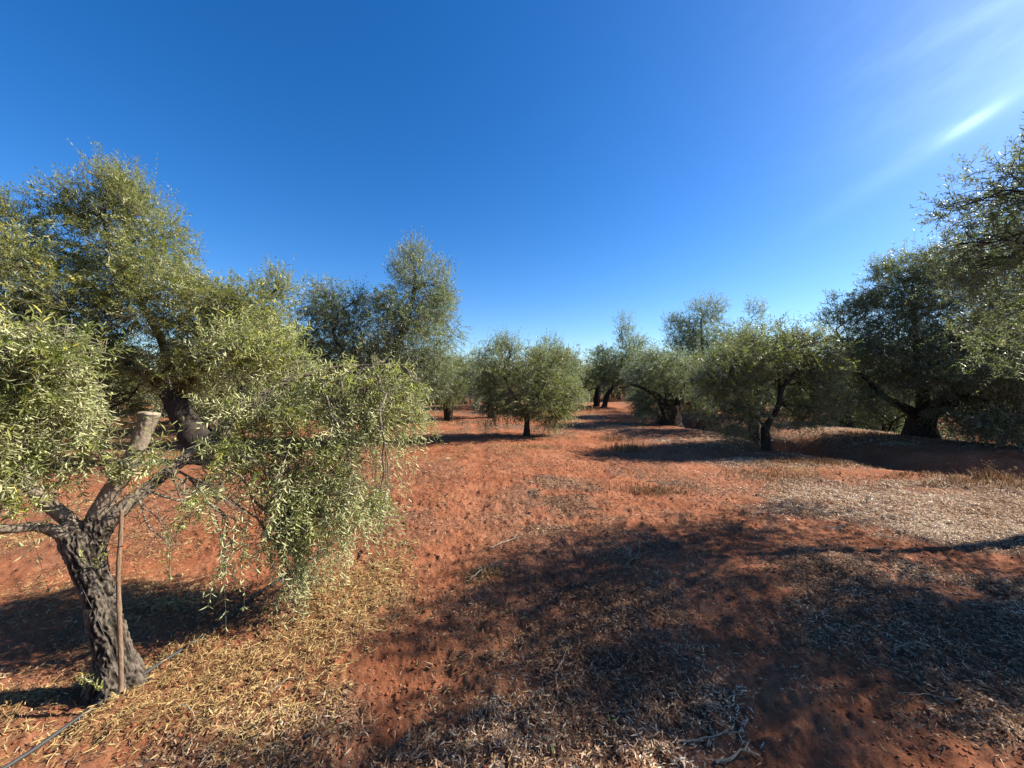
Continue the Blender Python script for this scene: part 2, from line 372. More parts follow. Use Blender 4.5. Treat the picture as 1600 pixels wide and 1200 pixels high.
def tubes(buf, pts, rad, sides=4, mat=0, rnd=.5, lump=0.0, seed=0):
    """pts (N,K,3), rad (N,K)"""
    pts = np.asarray(pts, float); rad = np.asarray(rad, float); N, K = rad.shape
    t = np.gradient(pts, axis=1); t = norm(t)
    ref = np.where(np.abs(t[..., 2:3]) > .9, np.array([1., 0, 0]), np.array([0, 0, 1.]))
    ref = np.broadcast_to(ref[:, :1], t.shape)
    u = norm(np.cross(t, ref)); w = np.cross(t, u)
    a = np.arange(sides) * 2 * math.pi / sides
    rr = rad[..., None] * np.ones(sides)
    if lump:
        c0 = pts[..., None, :] + (u[..., None, :] * np.cos(a)[:, None] + w[..., None, :] * np.sin(a)[:, None]) * rr[..., None]
        rr = rr * (1 + lump * fbm(c0[..., 0] * 6 + seed, c0[..., 1] * 6, c0[..., 2] * 2.2, o=3))
    ring = pts[..., None, :] + (u[..., None, :] * np.cos(a)[:, None] + w[..., None, :] * np.sin(a)[:, None]) * rr[..., None]
    base = (np.arange(N) * K * sides)[:, None, None]
    k = (np.arange(K - 1) * sides)[None, :, None]; j = np.arange(sides)[None, None, :]; j2 = (j + 1) % sides
    q = np.stack(np.broadcast_arrays(base + k + j, base + k + j2, base + k + sides + j2, base + k + sides + j), -1).reshape(-1, 4)
    buf.add(ring.reshape(-1, 3), q, None, rnd, mat)
def curve(pts, n):
    """Catmull-Rom through rows of pts (M,C) -> (n,C)"""
    p = np.asarray(pts, float); p = np.vstack((2 * p[0] - p[1], p, 2 * p[-1] - p[-2]))
    M_ = len(p) - 3; s = np.linspace(0, M_ - 1e-6, n); i = s.astype(int); f = (s - i)[:, None]
    a, b, c, d = p[i], p[i + 1], p[i + 2], p[i + 3]
    return .5 * (2 * b + (c - a) * f + (2 * a - 5 * b + 4 * c - d) * f ** 2 + (3 * b - a - 3 * c + d) * f ** 3)
def leaves(buf, base, dirn, nrm, ln, wd, rnd, mat, fold=False):
    d = norm(dirn); s = norm(np.cross(d, nrm)); n = np.cross(s, d)
    L_, W = ln[:, None], wd[:, None]; N = len(base)
    if fold:
        m1 = base + d * L_ * .33; m2 = base + d * L_ * .68 - n * L_ * .05; tip = base + d * L_ - n * L_ * .16
        up = n * W * .22
        v = np.stack((base, m1 + s * W * .46 + up, m2 + s * W * .42 + up, tip, m2 - s * W * .42 + up, m1 - s * W * .46 + up), 1)
        i = np.arange(N)[:, None] * 6
        q = np.concatenate((i + [0, 1, 2, 3], i + [0, 3, 4, 5]))
        buf.add(v.reshape(-1, 3), q, None, np.repeat(rnd, 6), mat)
    else:
        mid = base + d * L_ * .48
        v = np.stack((base, mid + s * W * .5, base + d * L_ - n * L_ * .08, mid - s * W * .5), 1)
        i = np.arange(N)[:, None] * 4
        buf.add(v.reshape(-1, 3), i + [0, 1, 2, 3], None, np.repeat(rnd, 4), mat)

def foliage(buf, clumps, nodes, rng, leaf=.06, ratio=.2, per=20, dens=1.0, slen=.28, fold=False, up=.25, spacing=1.0, sub=14, fruit=None, tw=.0022, whip=.03, back=.30):
    """shoots gathered in tufts through every clump, each tied by a twig to the nearest limb; leaves in opposite pairs"""
    P0, D0, LN, DR, CC = [], [], [], [], []
    for c in clumps:
        cen, rad, ns = np.array(c['c']), np.array(c['r']), int(c['n'] * dens)
        nsub = max(3, int(sub * (np.prod(rad) ** (1 / 3) / .6) ** 1.2)); dr = c.get('droop', .15)
        sc = norm(rng.normal(size=(nsub, 3))) * (rng.random((nsub, 1)) ** .42) * .93
        k = rng.integers(0, nsub, ns); sig = c.get('sig', .30)
        p = sc[k] + rng.normal(size=(ns, 3)) * sig
        lim = c.get('lim', 1.18); l = np.linalg.norm(p, axis=1, keepdims=True); p = np.where(l > lim, p / l * (lim - .35 * rng.random((ns, 1))), p)
        out = norm(p + .001)
        d = norm(out * .75 + rng.normal(size=(ns, 3)) * .55 + np.array([0, 0, up - dr * 1.2]))
        ln = slen * (.6 + .8 * rng.random(ns))
        w = rng.random(ns) < whip * (p[:, 2] > .2)
        d = np.where(w[:, None], norm(d * .35 + np.array([0, 0, 1.])), d); ln = np.where(w, ln * 2.1, ln)
        hg = (rng.random(ns) < .16) & (dr > .35) & ~w
        d = np.where(hg[:, None], norm(d * .6 + np.array([0, 0, -.9])), d); ln = np.where(hg, ln * 1.7, ln)
        P0.append(cen + p * rad - d * ln[:, None] * back); D0.append(d); LN.append(ln); DR.append(np.where(w, 0, dr) * (.6 + .8 * rng.random(ns)))
    P0, D0, LN, DR = map(np.concatenate, (P0, D0, LN, DR)); N = len(P0)
    # twigs to the nearest limb node
    near = np.empty(N, int)
    for s in range(0, N, 1500):
        near[s:s + 1500] = np.argmin(((P0[s:s + 1500, None] - nodes[None]) ** 2).sum(-1), 1)
    a = nodes[near]; tt = np.linspace(0, 1, 4)[None, :, None]
    midp = (a + P0) / 2 + rng.normal(size=(N, 3)) * .06 + np.array([0, 0, .05])
    tp = (1 - tt) ** 2 * a[:, None] + 2 * tt * (1 - tt) * midp[:, None] + tt ** 2 * P0[:, None]
    keep = rng.random(N) < (1.0 if N < 4000 else .45)
    tubes(buf, tp[keep], np.linspace(1.9, 1, 4)[None] * tw * np.ones((keep.sum(), 1)), 3, 0, .5)
    # shoots
    K = 5; t = np.linspace(0, 1, K)
    side = rng.normal(size=(N, 3)) * .12
    sp = P0[:, None] + D0[:, None] * (LN[:, None, None] * t[None, :, None]) + side[:, None] * (LN[:, None, None] * t[None, :, None] ** 2) \
        + np.array([0, 0, -1.])[None, None] * (DR * LN)[:, None, None] * 1.1 * t[None, :, None] ** 2
    tubes(buf, sp, np.linspace(1, .35, K)[None] * tw * np.ones((N, 1)), 3, 0, .5)
    # leaves
    m = max(4, per // 2); f = (np.arange(m) + .6) / m
    ids = np.repeat(np.arange(N), m); fs = np.tile(f, N) * (K - 1.001); i = fs.astype(int); fr = (fs - i)[:, None]
    base = sp[ids, i] * (1 - fr) + sp[ids, i + 1] * fr; ax = norm(sp[ids, i + 1] - sp[ids, i])
    ref = norm(rng.normal(size=(N, 3)))[ids]
    u = norm(np.cross(ax, ref)); w = np.cross(ax, u)
    ph = (np.arange(m) % 2) * (math.pi / 2); ph = np.tile(ph, N) + rng.normal(size=len(ids)) * .35
    rad = u * np.cos(ph)[:, None] + w * np.sin(ph)[:, None]
    tone = np.clip(.42 + .25 * rng.normal(size=N), .02, .98)[ids]
    for sgn in (1, -1):
        dv = norm(ax * (.75 + .3 * rng.random((len(ids), 1))) + sgn * rad * .9 + rng.normal(size=(len(ids), 3)) * .14)
        nn = norm(ax * .9 - sgn * rad * .75 + rng.normal(size=(len(ids), 3)) * .30)
        ok = rng.random(len(ids)) < .93
        ll = leaf * (.65 + .5 * rng.random(len(ids)))
        leaves(buf, base[ok], dv[ok], nn[ok], ll[ok], (ll * ratio * (.8 + .4 * rng.random(len(ids))))[ok],
               np.clip(tone + .16 * rng.normal(size=len(ids)), 0, 1)[ok], 1, fold)
    if fruit is not None:
        k = rng.integers(0, len(base), fruit)
        return base[k] + np.array([0, 0, -.012]) + rng.normal(size=(fruit, 3)) * .006
    return None

def limb_nodes(trunk_buf, a_pts, n, rng, sides=8, lump=.12, mat=0, wob=.0):
    """a_pts rows (x,y,z,r); builds a tube, returns sampled centreline"""
    c = curve(a_pts, n)
    if wob:
        s = np.linspace(0, 1, n)[:, None]; c[:, :3] += wob * np.sin(np.pi * s) * fbm(np.stack([s[:, 0] * 4 + rng.random() * 90] * 3, 1), np.array([[1., 7, 13]]) * np.ones((n, 1)), o=2)
    tubes(trunk_buf, c[None, :, :3], c[None, :, 3], sides, mat, .5, lump, rng.random() * 50)
    return c
def make_tree_meshes(name, base, trunk, limbs, clumps, rng, leafkw, bark='bark_far', sides=10, nsec=9):
    """base: world xyz. trunk/limbs: rows (x,y,z,r) in world. returns (trunk mesh, crown mesh) with verts local to base"""
    tb, cb = Buf(), Buf(); base = np.asarray(base, float)
    tr = np.array(trunk, float)
    flare = tr[0].copy(); flare[2] -= .12; flare[3] *= 1.15; tr = np.vstack((flare, tr))
    tc = limb_nodes(tb, tr, 26, rng, sides + 8, .30)
    top = tc[-1]; nodes = [tc[-6:, :3]]
    for l in limbs:
        nodes.append(limb_nodes(tb, l, 16, rng, sides, .14)[3:, :3])
    sk = np.concatenate(nodes)
    new = []
    for c in clumps:
        cen, rad = np.array(c['c'], float), np.array(c['r'], float)
        # main limb into the clump
        a = sk[np.argmin(((sk - cen) ** 2).sum(1) + .35 * np.maximum(0, sk[:, 2] - cen[2]) ** 2)]
        L_ = np.linalg.norm(cen - a); r0 = max(.010, min(.045, .012 + .012 * L_)) * c.get('limb', 1) * leafkw.get('thin', 1)
        mid = (a + cen) / 2 + rng.normal(size=3) * .12 * L_ + np.array([0, 0, .12 * L_])
        row = np.array([(*a, r0), (*mid, r0 * .75), (*cen, r0 * .45)])
        cc = limb_nodes(tb, row, 9, rng, 6, .05, wob=.12 * L_)
        new.append(cc[3:, :3])
        for k in range(nsec):
            t = rng.integers(3, 9); s = cc[t]; d = norm(rng.normal(size=3)) * (.6 + .35 * rng.random())
            e = cen + d * rad; m = (s[:3] + e) / 2 + rng.normal(size=3) * .07 + np.array([0, 0, .08 * np.linalg.norm(e - s[:3])])
            r1 = max(.004, s[3] * .55)
            new.append(limb_nodes(tb, [(*s[:3], r1), (*m, r1 * .7), (*e, r1 * .3)], 6, rng, 4, 0)[1:, :3])
    nodes = np.concatenate([sk] + new); leafkw = {k: v for k, v in leafkw.items() if k != 'thin'}
    fr = foliage(cb, clumps, nodes, rng, **leafkw)
    for b in (tb, cb): b.v = [v - base for v in b.v]
    return tb.mesh(name + '_trunk', True), cb.mesh(name + '_crown'), (None if fr is None else fr - base)

def clump(px, py, d, rx, ry, rd, n=60, **kw):
    k = 1.0 if d < 4 else 1.10
    return dict(c=P(px, py, d), r=(k * rx / F * d, k * rd, k * ry / F * d), n=n, **kw)
def row(px, py, d, r): p = P(px, py, d); return (*p, r)
def plant_tree(label, base, trunk, limbs, clumps, seed, leafmat='leaf_green', bark='bark_far', group=None, **leafkw):
    rng = np.random.default_rng(seed)
    kw = dict(leaf=.062, ratio=.25, per=18, dens=1.0, slen=.26); kw.update(leafkw); kw['dens'] *= 2.1; kw['leaf'] *= 1.08
    b = np.array(base, float)
    tm, cm, _ = make_tree_meshes('olive', b, trunk, limbs, clumps, rng, kw, bark)
    root = bpy.data.objects.new('olive_tree', None); scene.collection.objects.link(root); root.location = b
    root.empty_display_size = .3
    root['label'] = label; root['category'] = 'tree'
    if group: root['group'] = group
    link('trunk', tm, [M[bark]], root); link('crown', cm, [M['twig'], M[leafmat]], root)
    return root
def gbase(px, py, d=None):
    if d is None: x, y = G(px, py)
    else: x, y = (px - CX) / F * d, d
    return np.array((x, y, float(hbase(x, y))))
GRP = 'olive trees of the grove'

# ------------------------------------------------------------------ the pruned olive close to the viewer on the left
def near_tree():
    rng = np.random.default_rng(11)
    base = gbase(180, 1080, 2.05)
    root = bpy.data.objects.new('olive_tree', None); scene.collection.objects.link(root); root.location = base
    root['label'] = 'nearest olive tree with leaning rough trunk, pale sawn-off limb and low drooping branches'; root['category'] = 'tree'; root['group'] = GRP
    buf = Buf()
    T = [row(186, 1105, 2.05, .150), row(182, 1078, 2.05, .114), row(178, 1030, 2.05, .077), row(167, 980, 2.05, .066), row(149, 920, 2.06, .062), row(130, 872, 2.07, .071), row(120, 846, 2.07, .076), row(117, 832, 2.07, .048)]
    limbs = {
        'a': [row(118, 858, 2.06, .06), row(96, 836, 2.02, .038), row(58, 823, 1.95, .026), row(0, 826, 1.86, .022), row(-150, 800, 1.72, .020)],
        'b': [row(122, 850, 2.07, .06), row(104, 812, 2.06, .038), row(58, 775, 2.0, .031), row(18, 722, 1.95, .027), row(0, 660, 1.9, .024), row(-14, 610, 1.86, .020), row(18, 574, 1.85, .016), row(78, 550, 1.84, .013)],
        'c': [row(122, 862, 2.08, .07), row(143, 822, 2.11, .052), row(168, 775, 2.14, .044), row(196, 735, 2.17, .042), row(214, 700, 2.19, .042), row(226, 668, 2.21, .044), row(233, 646, 2.22, .052)],
        'd': [row(128, 866, 2.08, .07), row(160, 824, 2.12, .050), row(196, 790, 2.17, .038), row(244, 752, 2.28, .031), row(320, 690, 2.5, .026), row(420, 610, 2.8, .020), row(520, 575, 3.0, .014), row(600, 570, 3.1, .009)]}
    tubes(buf, curve(T, 60)[None, :, :3], curve(T, 60)[None, :, 3], 40, 0, .5)
    nodes = []
    for k, l in limbs.items():
        c = curve(l, 60); nodes.append(c[14:, :3] if k != 'c' else c[30:50, :3])
        tubes(buf, c[None, :, :3], c[None, :, 3], 24, 0, .5)
        # close both ends
        ring = buf.v[-1]; n0 = buf.n
        buf.add(np.vstack((c[0, :3], c[-1, :3])), None, None, .5)
        s0 = n0 - len(ring); e0 = n0 - 24; j = np.arange(24); j2 = (j + 1) % 24
        buf.t.append(np.stack((np.full(24, n0), s0 + j2, s0 + j), -1)); buf.tm.append(np.zeros(24))
        buf.t.append(np.stack((np.full(24, n0 + 1), e0 + j, e0 + j2), -1)); buf.tm.append(np.zeros(24))
    for ring0, sgn, cpt in ((0, 1, T[0]), (59 * 40, -1, T[-1])):
        n0 = buf.n; buf.add(np.array([cpt[:3]]), None, None, .5); j = np.arange(40); j2 = (j + 1) % 40
        tri = np.stack((np.full(40, n0), ring0 + j2, ring0 + j), -1)
        buf.t.append(tri if sgn > 0 else tri[:, ::-1]); buf.tm.append(np.zeros(40))
    # knots and burls on the trunk
    raw = buf.mesh('near_raw')
    tmp = bpy.data.objects.new('tmp', raw); scene.collection.objects.link(tmp)
    md = tmp.modifiers.new('r', 'REMESH'); md.mode = 'VOXEL'; md.voxel_size = .0042
    ms = tmp.modifiers.new('s', 'SMOOTH'); ms.iterations = 6
    dg = bpy.context.evaluated_depsgraph_get(); ev = tmp.evaluated_get(dg); me = bpy.data.meshes.new_from_object(ev)
    bpy.data.objects.remove(tmp)
    n = len(me.vertices); co = np.empty(n * 3, np.float32); me.vertices.foreach_get('co', co); co = co.reshape(-1, 3).astype(float)
    no = np.empty(n * 3, np.float32); me.vertices.foreach_get('normal', no); no = no.reshape(-1, 3)
    # rough bark on the trunk, smooth on the younger limbs
    crotch = P(118, 835, 2.07); dz = co[:, 2] - crotch[2]
    far_ = np.linalg.norm(co - P(135, 850, 2.08), axis=1)
    nz_ = fbm(co[:, 0] * 14, co[:, 1] * 14, co[:, 2] * 14, o=3)
    rough = 1 - sstep(.08, .17, far_ + .05 * nz_) * sstep(-.07, .03, dz + .03 * nz_)
    d_line = sstep(.10, .16, co[:, 0] - P(190, 790, 2.17)[0] + .05) * (dz < .30)
    rough = np.maximum(rough, .8 * d_line)
    rough = np.maximum(rough, .5 * sstep(.35, .7, nz_))
    # ridges follow the lean of the trunk
    lean = co[:, 0] + .24 * (co[:, 2])
    rid = 1 - np.abs(fbm(lean * 62 + 1.6 * fbm(co[:, 0] * 11, co[:, 1] * 11, co[:, 2] * 11, o=2), co[:, 1] * 62, co[:, 2] * 9, o=3, g=.55)) * 1.5
    fine = fbm(lean * 100, co[:, 1] * 100, co[:, 2] * 45, o=3, g=.6)
    big = fbm(co[:, 0] * 9, co[:, 1] * 9, co[:, 2] * 6, o=2)
    disp = rough * (.0080 * (rid - .6) + .0050 * fine + .010 * big) + (1 - rough) * (.002 * fine + .004 * big)
    root_fl = sstep(.30, 0.0, co[:, 2]) * .014 * np.sin(np.arctan2(co[:, 1] - base[1], co[:, 0] - base[0]) * 5 + 1)
    co = co + no * (disp + root_fl)[:, None]
    me.vertices.foreach_set('co', (co - base).astype(np.float32).ravel()); me.update(); me.shade_smooth()
    a = me.attributes.new('rough', 'FLOAT', 'POINT'); a.data.foreach_set('value', rough.astype(np.float32))
    a = me.attributes.new('ridge', 'FLOAT', 'POINT'); a.data.foreach_set('value', np.clip(rid + .35 * fine, -1, 1.5).astype(np.float32))
    t = NT('old_olive_bark'); r = t.attr('rough'); g = t.attr('ridge')
    n1 = t.noise(60, 6, .65); n2 = t.noise(14, 4, .6); n3 = t.noise(240, 3, .6)
    rc = t.ramp(t.math('ADD', g, t.math('MULTIPLY_ADD', n1, .9, -.5)), [(.0, (0.0128, 0.0096, 0.00704)), (.5, (0.048, 0.03712, 0.02752)), (.95, (0.1216, 0.0992, 0.0768))])
    rc = t.mix(t.ramp(n2, [(.5, (0, 0, 0)), (.72, (.6, .6, .6))]), rc, t.mix(.5, rc, (0.1216, 0.1152, 0.0768)))
    sc_ = t.ramp(n1, [(.3, (0.1088, 0.08, 0.0544)), (.55, (0.192, 0.1536, 0.112)), (.75, (0.2432, 0.2048, 0.1536))])
    t.l.new(t.mix(r, sc_, rc), t.b.inputs['Base Color']); t.b.inputs['Roughness'].default_value = .9; t.b.inputs['Specular IOR Level'].default_value = .15
    t.l.new(t.bump(n3, .4, .003, t.bump(n1, .5, .006)), t.b.inputs['Normal'])
    me.materials.clear()
    trunk = link('trunk', me, [t.m], root)
    # pale sawn face
    top = np.array(limbs['c'][-1]); prev = np.array(limbs['c'][-2]); ax = norm((top - prev)[:3] + np.array([.0, 0, .08]))
    fb = Buf(); an = np.linspace(0, 2 * math.pi, 36, endpoint=False); u = norm(np.cross(ax, [0, 1, 0])); w = np.cross(ax, u)
    rr = .052 * (1 + .06 * np.sin(an * 3) + .03 * np.sin(an * 7))
    ring = np.cos(an)[:, None] * u * rr[:, None] + np.sin(an)[:, None] * w * rr[:, None]; ctr = top[:3] - base
    v = np.vstack((ctr + ring * .97 - ax * .006, ctr + ring + ax * .004, ctr + ring * .55 + ax * .009, [ctr + ax * .008]))
    j = np.arange(36); j2 = (j + 1) % 36
    fb.add(v, np.vstack((np.stack((j, j2, j2 + 36, j + 36), -1), np.stack((j + 36, j2 + 36, j2 + 72, j + 72), -1))), np.stack((j + 72, j2 + 72, np.full(36, 108)), -1))
    link('cut_face', fb.mesh('cut_face', False), [M['cut']], trunk)
    # secondary branches and foliage
    C_ = clump
    cl = [C_(40, 590, 1.80, 95, 60, .30, 95, droop=.25), C_(105, 565, 1.9, 70, 45, .28, 70, droop=.3), C_(60, 660, 1.85, 85, 50, .30, 80, droop=.4), C_(-60, 620, 1.7, 90, 110, .35, 90, droop=.3),
          C_(96, 625, 2.0, 40, 42, .25, 40, droop=.4), C_(30, 725, 1.88, 60, 42, .26, 48, droop=.45), C_(92, 695, 1.95, 42, 32, .2, 22, droop=.4), C_(10, 780, 1.85, 26, 16, .15, 9), C_(55, 745, 1.9, 40, 24, .2, 16, droop=.5), C_(95, 535, 1.9, 60, 25, .25, 22, droop=-.1), C_(20, 540, 1.85, 60, 25, .25, 22, droop=-.1),
          C_(362, 560, 2.40, 50, 42, .3, 65, droop=.1), C_(415, 555, 2.50, 60, 45, .35, 75, droop=.1), C_(370, 530, 2.45, 60, 35, .3, 40, droop=-.2), C_(450, 560, 2.5, 50, 30, .3, 30, droop=-.1), C_(395, 640, 2.35, 55, 45, .3, 60, droop=.25), C_(455, 640, 2.45, 65, 60, .35, 95, droop=.3),
          C_(590, 605, 2.60, 62, 42, .32, 95, droop=.4), C_(545, 590, 2.55, 45, 25, .3, 35, droop=.3), C_(615, 655, 2.62, 45, 45, .28, 75, droop=.6), C_(560, 660, 2.55, 55, 55, .32, 85, droop=.5), C_(650, 640, 2.7, 22, 22, .2, 12, droop=.6),
          C_(480, 730, 2.40, 70, 50, .34, 105, droop=.5), C_(555, 750, 2.45, 50, 45, .28, 75, droop=.6), C_(500, 810, 2.38, 68, 45, .30, 100, droop=.5), C_(470, 855, 2.32, 42, 38, .24, 62, droop=.6), C_(435, 700, 2.35, 40, 45, .28, 55, droop=.5), C_(440, 780, 2.32, 34, 45, .24, 55, droop=.6), C_(535, 700, 2.45, 45, 40, .28, 60, droop=.5), C_(445, 845, 2.3, 26, 36, .2, 34, droop=.6), C_(440, 590, 2.5, 50, 45, .3, 55), C_(520, 630, 2.55, 50, 40, .3, 50, droop=.3),
          C_(590, 790, 2.48, 28, 26, .18, 20, droop=.5), C_(400, 720, 2.3, 50, 40, .28, 42, droop=.3), C_(350, 700, 2.28, 45, 28, .25, 34, droop=.15), C_(345, 745, 2.25, 50, 24, .2, 20),
          C_(290, 775, 2.2, 45, 18, .16, 14, droop=.2), C_(370, 815, 2.22, 22, 24, .14, 9, droop=.7), C_(368, 862, 2.2, 20, 22, .12, 8, droop=.7), C_(265, 855, 2.15, 9, 9, .05, 2, droop=.3),
          C_(190, 738, 2.12, 42, 18, .14, 15, droop=-.3), C_(245, 720, 2.15, 36, 22, .14, 10, droop=-.3), C_(135, 700, 2.08, 14, 18, .1, 5, droop=-.2), C_(455, 905, 2.3, 14, 12, .1, 7, droop=.7), C_(660, 610, 2.7, 18, 14, .15, 8, droop=.4)]
    for c in cl:                                   # the drooping right side leans away from the viewer
        px_ = CX + F * c['c'][0] / c['c'][1]; py_ = HY - F * (c['c'][2] - CAMZ) / c['c'][1]
        k = 1.20 if px_ > 400 else (1.10 if px_ > 300 else 1.0)
        if px_ < 170 and py_ < 760: k = 1.06
        gap = 85 < px_ < 385 and py_ < 720            # the middle was opened up when the limb was sawn off
        c.setdefault('sig', .26 if gap else .36); c['lim'] = 1.05 if gap else 1.35
        c['c'] = np.array((c['c'][0] * k, c['c'][1] * k, CAMZ + (c['c'][2] - CAMZ) * k)); c['r'] = tuple(np.array(c['r']) * k); c['n'] *= k ** 1.3
    tb, cb = Buf(), Buf(); sk = np.concatenate(nodes); new = []
    for c in cl:
        cen, rad = np.array(c['c']), np.array(c['r'])
        pen = 1.4 * np.maximum(0, cen[2] - sk[:, 2] - .45) ** 2
        a = sk[np.argmin(((sk - cen) ** 2).sum(1) + pen)]; L_ = np.linalg.norm(cen - a); r0 = min(.010, .004 + .007 * L_)
        mid = (a + cen) / 2 + rng.normal(size=3) * .08 * L_ + np.array([0, 0, .25 * L_])
        cc = limb_nodes(tb, [(*a, r0), (*mid, r0 * .8), (*cen, r0 * .5)], 12, rng, 6, .05, wob=.1 * L_); new.append(cc[3:, :3])
        for k in range(6):
            s = cc[rng.integers(5, 12)]; e = cen + norm(rng.normal(size=3)) * rad * .85; m = (s[:3] + e) / 2 + rng.normal(size=3) * .03 + np.array([0, 0, .04])
            new.append(limb_nodes(tb, [(*s[:3], s[3] * .6), (*m, s[3] * .45), (*e, .0015)], 7, rng, 5, 0)[1:, :3])
    fr = foliage(cb, cl, np.concatenate([sk] + new), rng, leaf=.046, ratio=.155, per=26, dens=.80, slen=.25, fold=True, up=.28, sub=10, fruit=1300, tw=.0018, whip=.06, back=.5)
    for b in (tb, cb): b.v = [v - base for v in b.v]
    link('branches', tb.mesh('branches', True), [M['bark_smooth']], root)
    link('crown', cb.mesh('near_crown'), [M['twig'], M['leaf_near']], root)
    # green olives: the hundred nearest the viewer as parts, the rest together
    fr = fr - base
    nu, nv = 8, 5; v = []
    for i in range(nv + 1):
        ph = math.pi * i / nv
        for j in range(nu): v.append((.0068 * math.sin(ph) * math.cos(2 * math.pi * j / nu), .0068 * math.sin(ph) * math.sin(2 * math.pi * j / nu), .0098 * math.cos(ph)))
    v = np.array(v); q = np.array([(i * nu + j, (i + 1) * nu + j, (i + 1) * nu + (j + 1) % nu, i * nu + (j + 1) % nu) for i in range(nv) for j in range(nu)])
    b1 = Buf(); b1.add(v, q); m1 = b1.mesh('olive_fruit', True); m1.materials.append(M['fruit'])
    dcam = np.linalg.norm(fr + base - np.array([0, 0, CAMZ]), axis=1)
    inside = np.abs((fr + base)[:, 0] / (fr + base)[:, 1]) < 1.28
    order = np.argsort(dcam + 100 * (~inside))
    for k in order[:100]:
        o = bpy.data.objects.new('olive_fruit', m1); scene.collection.objects.link(o); o.parent = root; o.location = fr[k]
        o.rotation_euler = (rng.normal() * .4, rng.normal() * .4, 0)
    b2 = Buf()
    for k in order[100:]: b2.add(v + fr[k], q)
    link('olives', b2.mesh('olives', True), [M['fruit']], root, kind='stuff')
    # sprouts at the foot and on the bole
    for (px, py, d) in ((135, 1072, 1.98), (155, 1080, 1.95), (148, 890, 1.97)):
        sb = Buf(); p = P(px, py, d)
        for k in range(4):
            dd = norm(np.array([rng.normal() * .5, -.3 + rng.normal() * .4, 1.])); L_ = .085 * (.6 + rng.random())
            st_ = p + dd * np.linspace(0, L_, 5)[:, None]; tubes(sb, st_[None], np.full((1, 5), .001), 3, 0, .5)
            nb = 10; bs = p + dd * (rng.random((nb, 1)) * L_)
            leaves(sb, bs, norm(dd + rng.normal(size=(nb, 3)) * .6), rng.normal(size=(nb, 3)), np.full(nb, .024), np.full(nb, .007), rng.random(nb) * .4 + .6, 1, True)
        sb.v = [v - base for v in sb.v]
        link('sprout', sb.mesh('sprout'), [M['twig'], M['leaf_near']], root)
    # cane stake leaning on the trunk, wires tied round the bole
    cb2 = Buf(); c = curve([row(187, 1082, 1.915, .0105), row(185, 980, 1.94, .0100), row(184, 890, 1.965, .0095), row(187, 835, 1.98, .009), row(190, 797, 1.99, .008)], 40)
    for i_ in (6, 13, 21, 29, 35): c[i_, 3] *= 1.18
    c[:, 0] += .002 * np.sin(np.linspace(0, 11, 40)); b0 = c[0, :3].copy()
    tubes(cb2, (c[:, :3] - b0)[None], c[None, :, 3], 12, 0, .5)
    for e, z in ((0, 0), (39, 1)):
        n0 = cb2.n; cb2.add([c[e, :3] - b0]); j = np.arange(12); cb2.t.append(np.stack((np.full(12, n0), e * 12 + j, e * 12 + (j + 1) % 12), -1)); cb2.tm.append(np.zeros(12))
    link('wooden_stake', cb2.mesh('wooden_stake', True), [M['cane']], label='thin brown cane stake standing upright against the nearest leaning olive trunk', cat='stake', loc=b0)
    for k, (pts, lab) in enumerate((([(116, 898, 2.02), (134, 935, 1.985), (153, 975, 1.965), (171, 1020, 1.955), (182, 1050, 1.95)], 'grey tie wire running down the leaning trunk, the lower left of the two'),
                                    ([(134, 896, 1.99), (156, 928, 1.985), (178, 962, 1.985), (194, 1000, 1.985), (204, 1035, 1.985)], 'grey tie wire crossing behind the cane stake, the upper right of the two'))):
        wb = Buf(); c = curve([P(*p) for p in pts], 24); tubes(wb, (c - c[0])[None], np.full((1, 24), .0012), 5, 0, .5)
        link('tie_wire', wb.mesh('tie_wire', True), [M['wire']], label=lab, cat='wire', group='tie wires on the nearest trunk', loc=c[0])
near_tree()

# ------------------------------------------------------------------ the irrigation hose
def hose():
    pts = [G(-60, 1250), G(30, 1190), G(130, 1120), G(240, 1045), G(330, 985), G(420, 915), G(470, 880), G(540, 830), G(600, 790)]
    n = 260; c = curve([(p[0], p[1]) for p in pts], n); c[:, 0] += .008 * fbm(c[:, 1] * 1.3, c[:, 1] * 0, o=1)
    x, y = c[:, 0], c[:, 1]
    z = np.maximum.reduce([hfull(x + dx, y) for dx in (-.012, 0, .012)]) 
    k = np.ones(41) / 41; zs = np.convolve(np.pad(z, 20, 'edge'), k, 'valid'); z = zs + .016
    b = Buf(); o = np.array((x[0], y[0], z[0])); tubes(b, (np.stack((x, y, z), -1) - o)[None], np.full((1, n), .0095), 10, 0, .5)
    for e, base in ((0, 0), (n - 1, (n - 1) * 10)):
        n0 = b.n; b.add([np.array((x[e], y[e], z[e])) - o]); j = np.arange(10); b.t.append(np.stack((np.full(10, n0), base + j, base + (j + 1) % 10), -1)); b.tm.append(np.zeros(10))
    link('irrigation_hose', b.mesh('irrigation_hose', True), [M['hose']], label='thin black irrigation hose lying on the ground past the nearest trunk', cat='hose', loc=o)
hose()

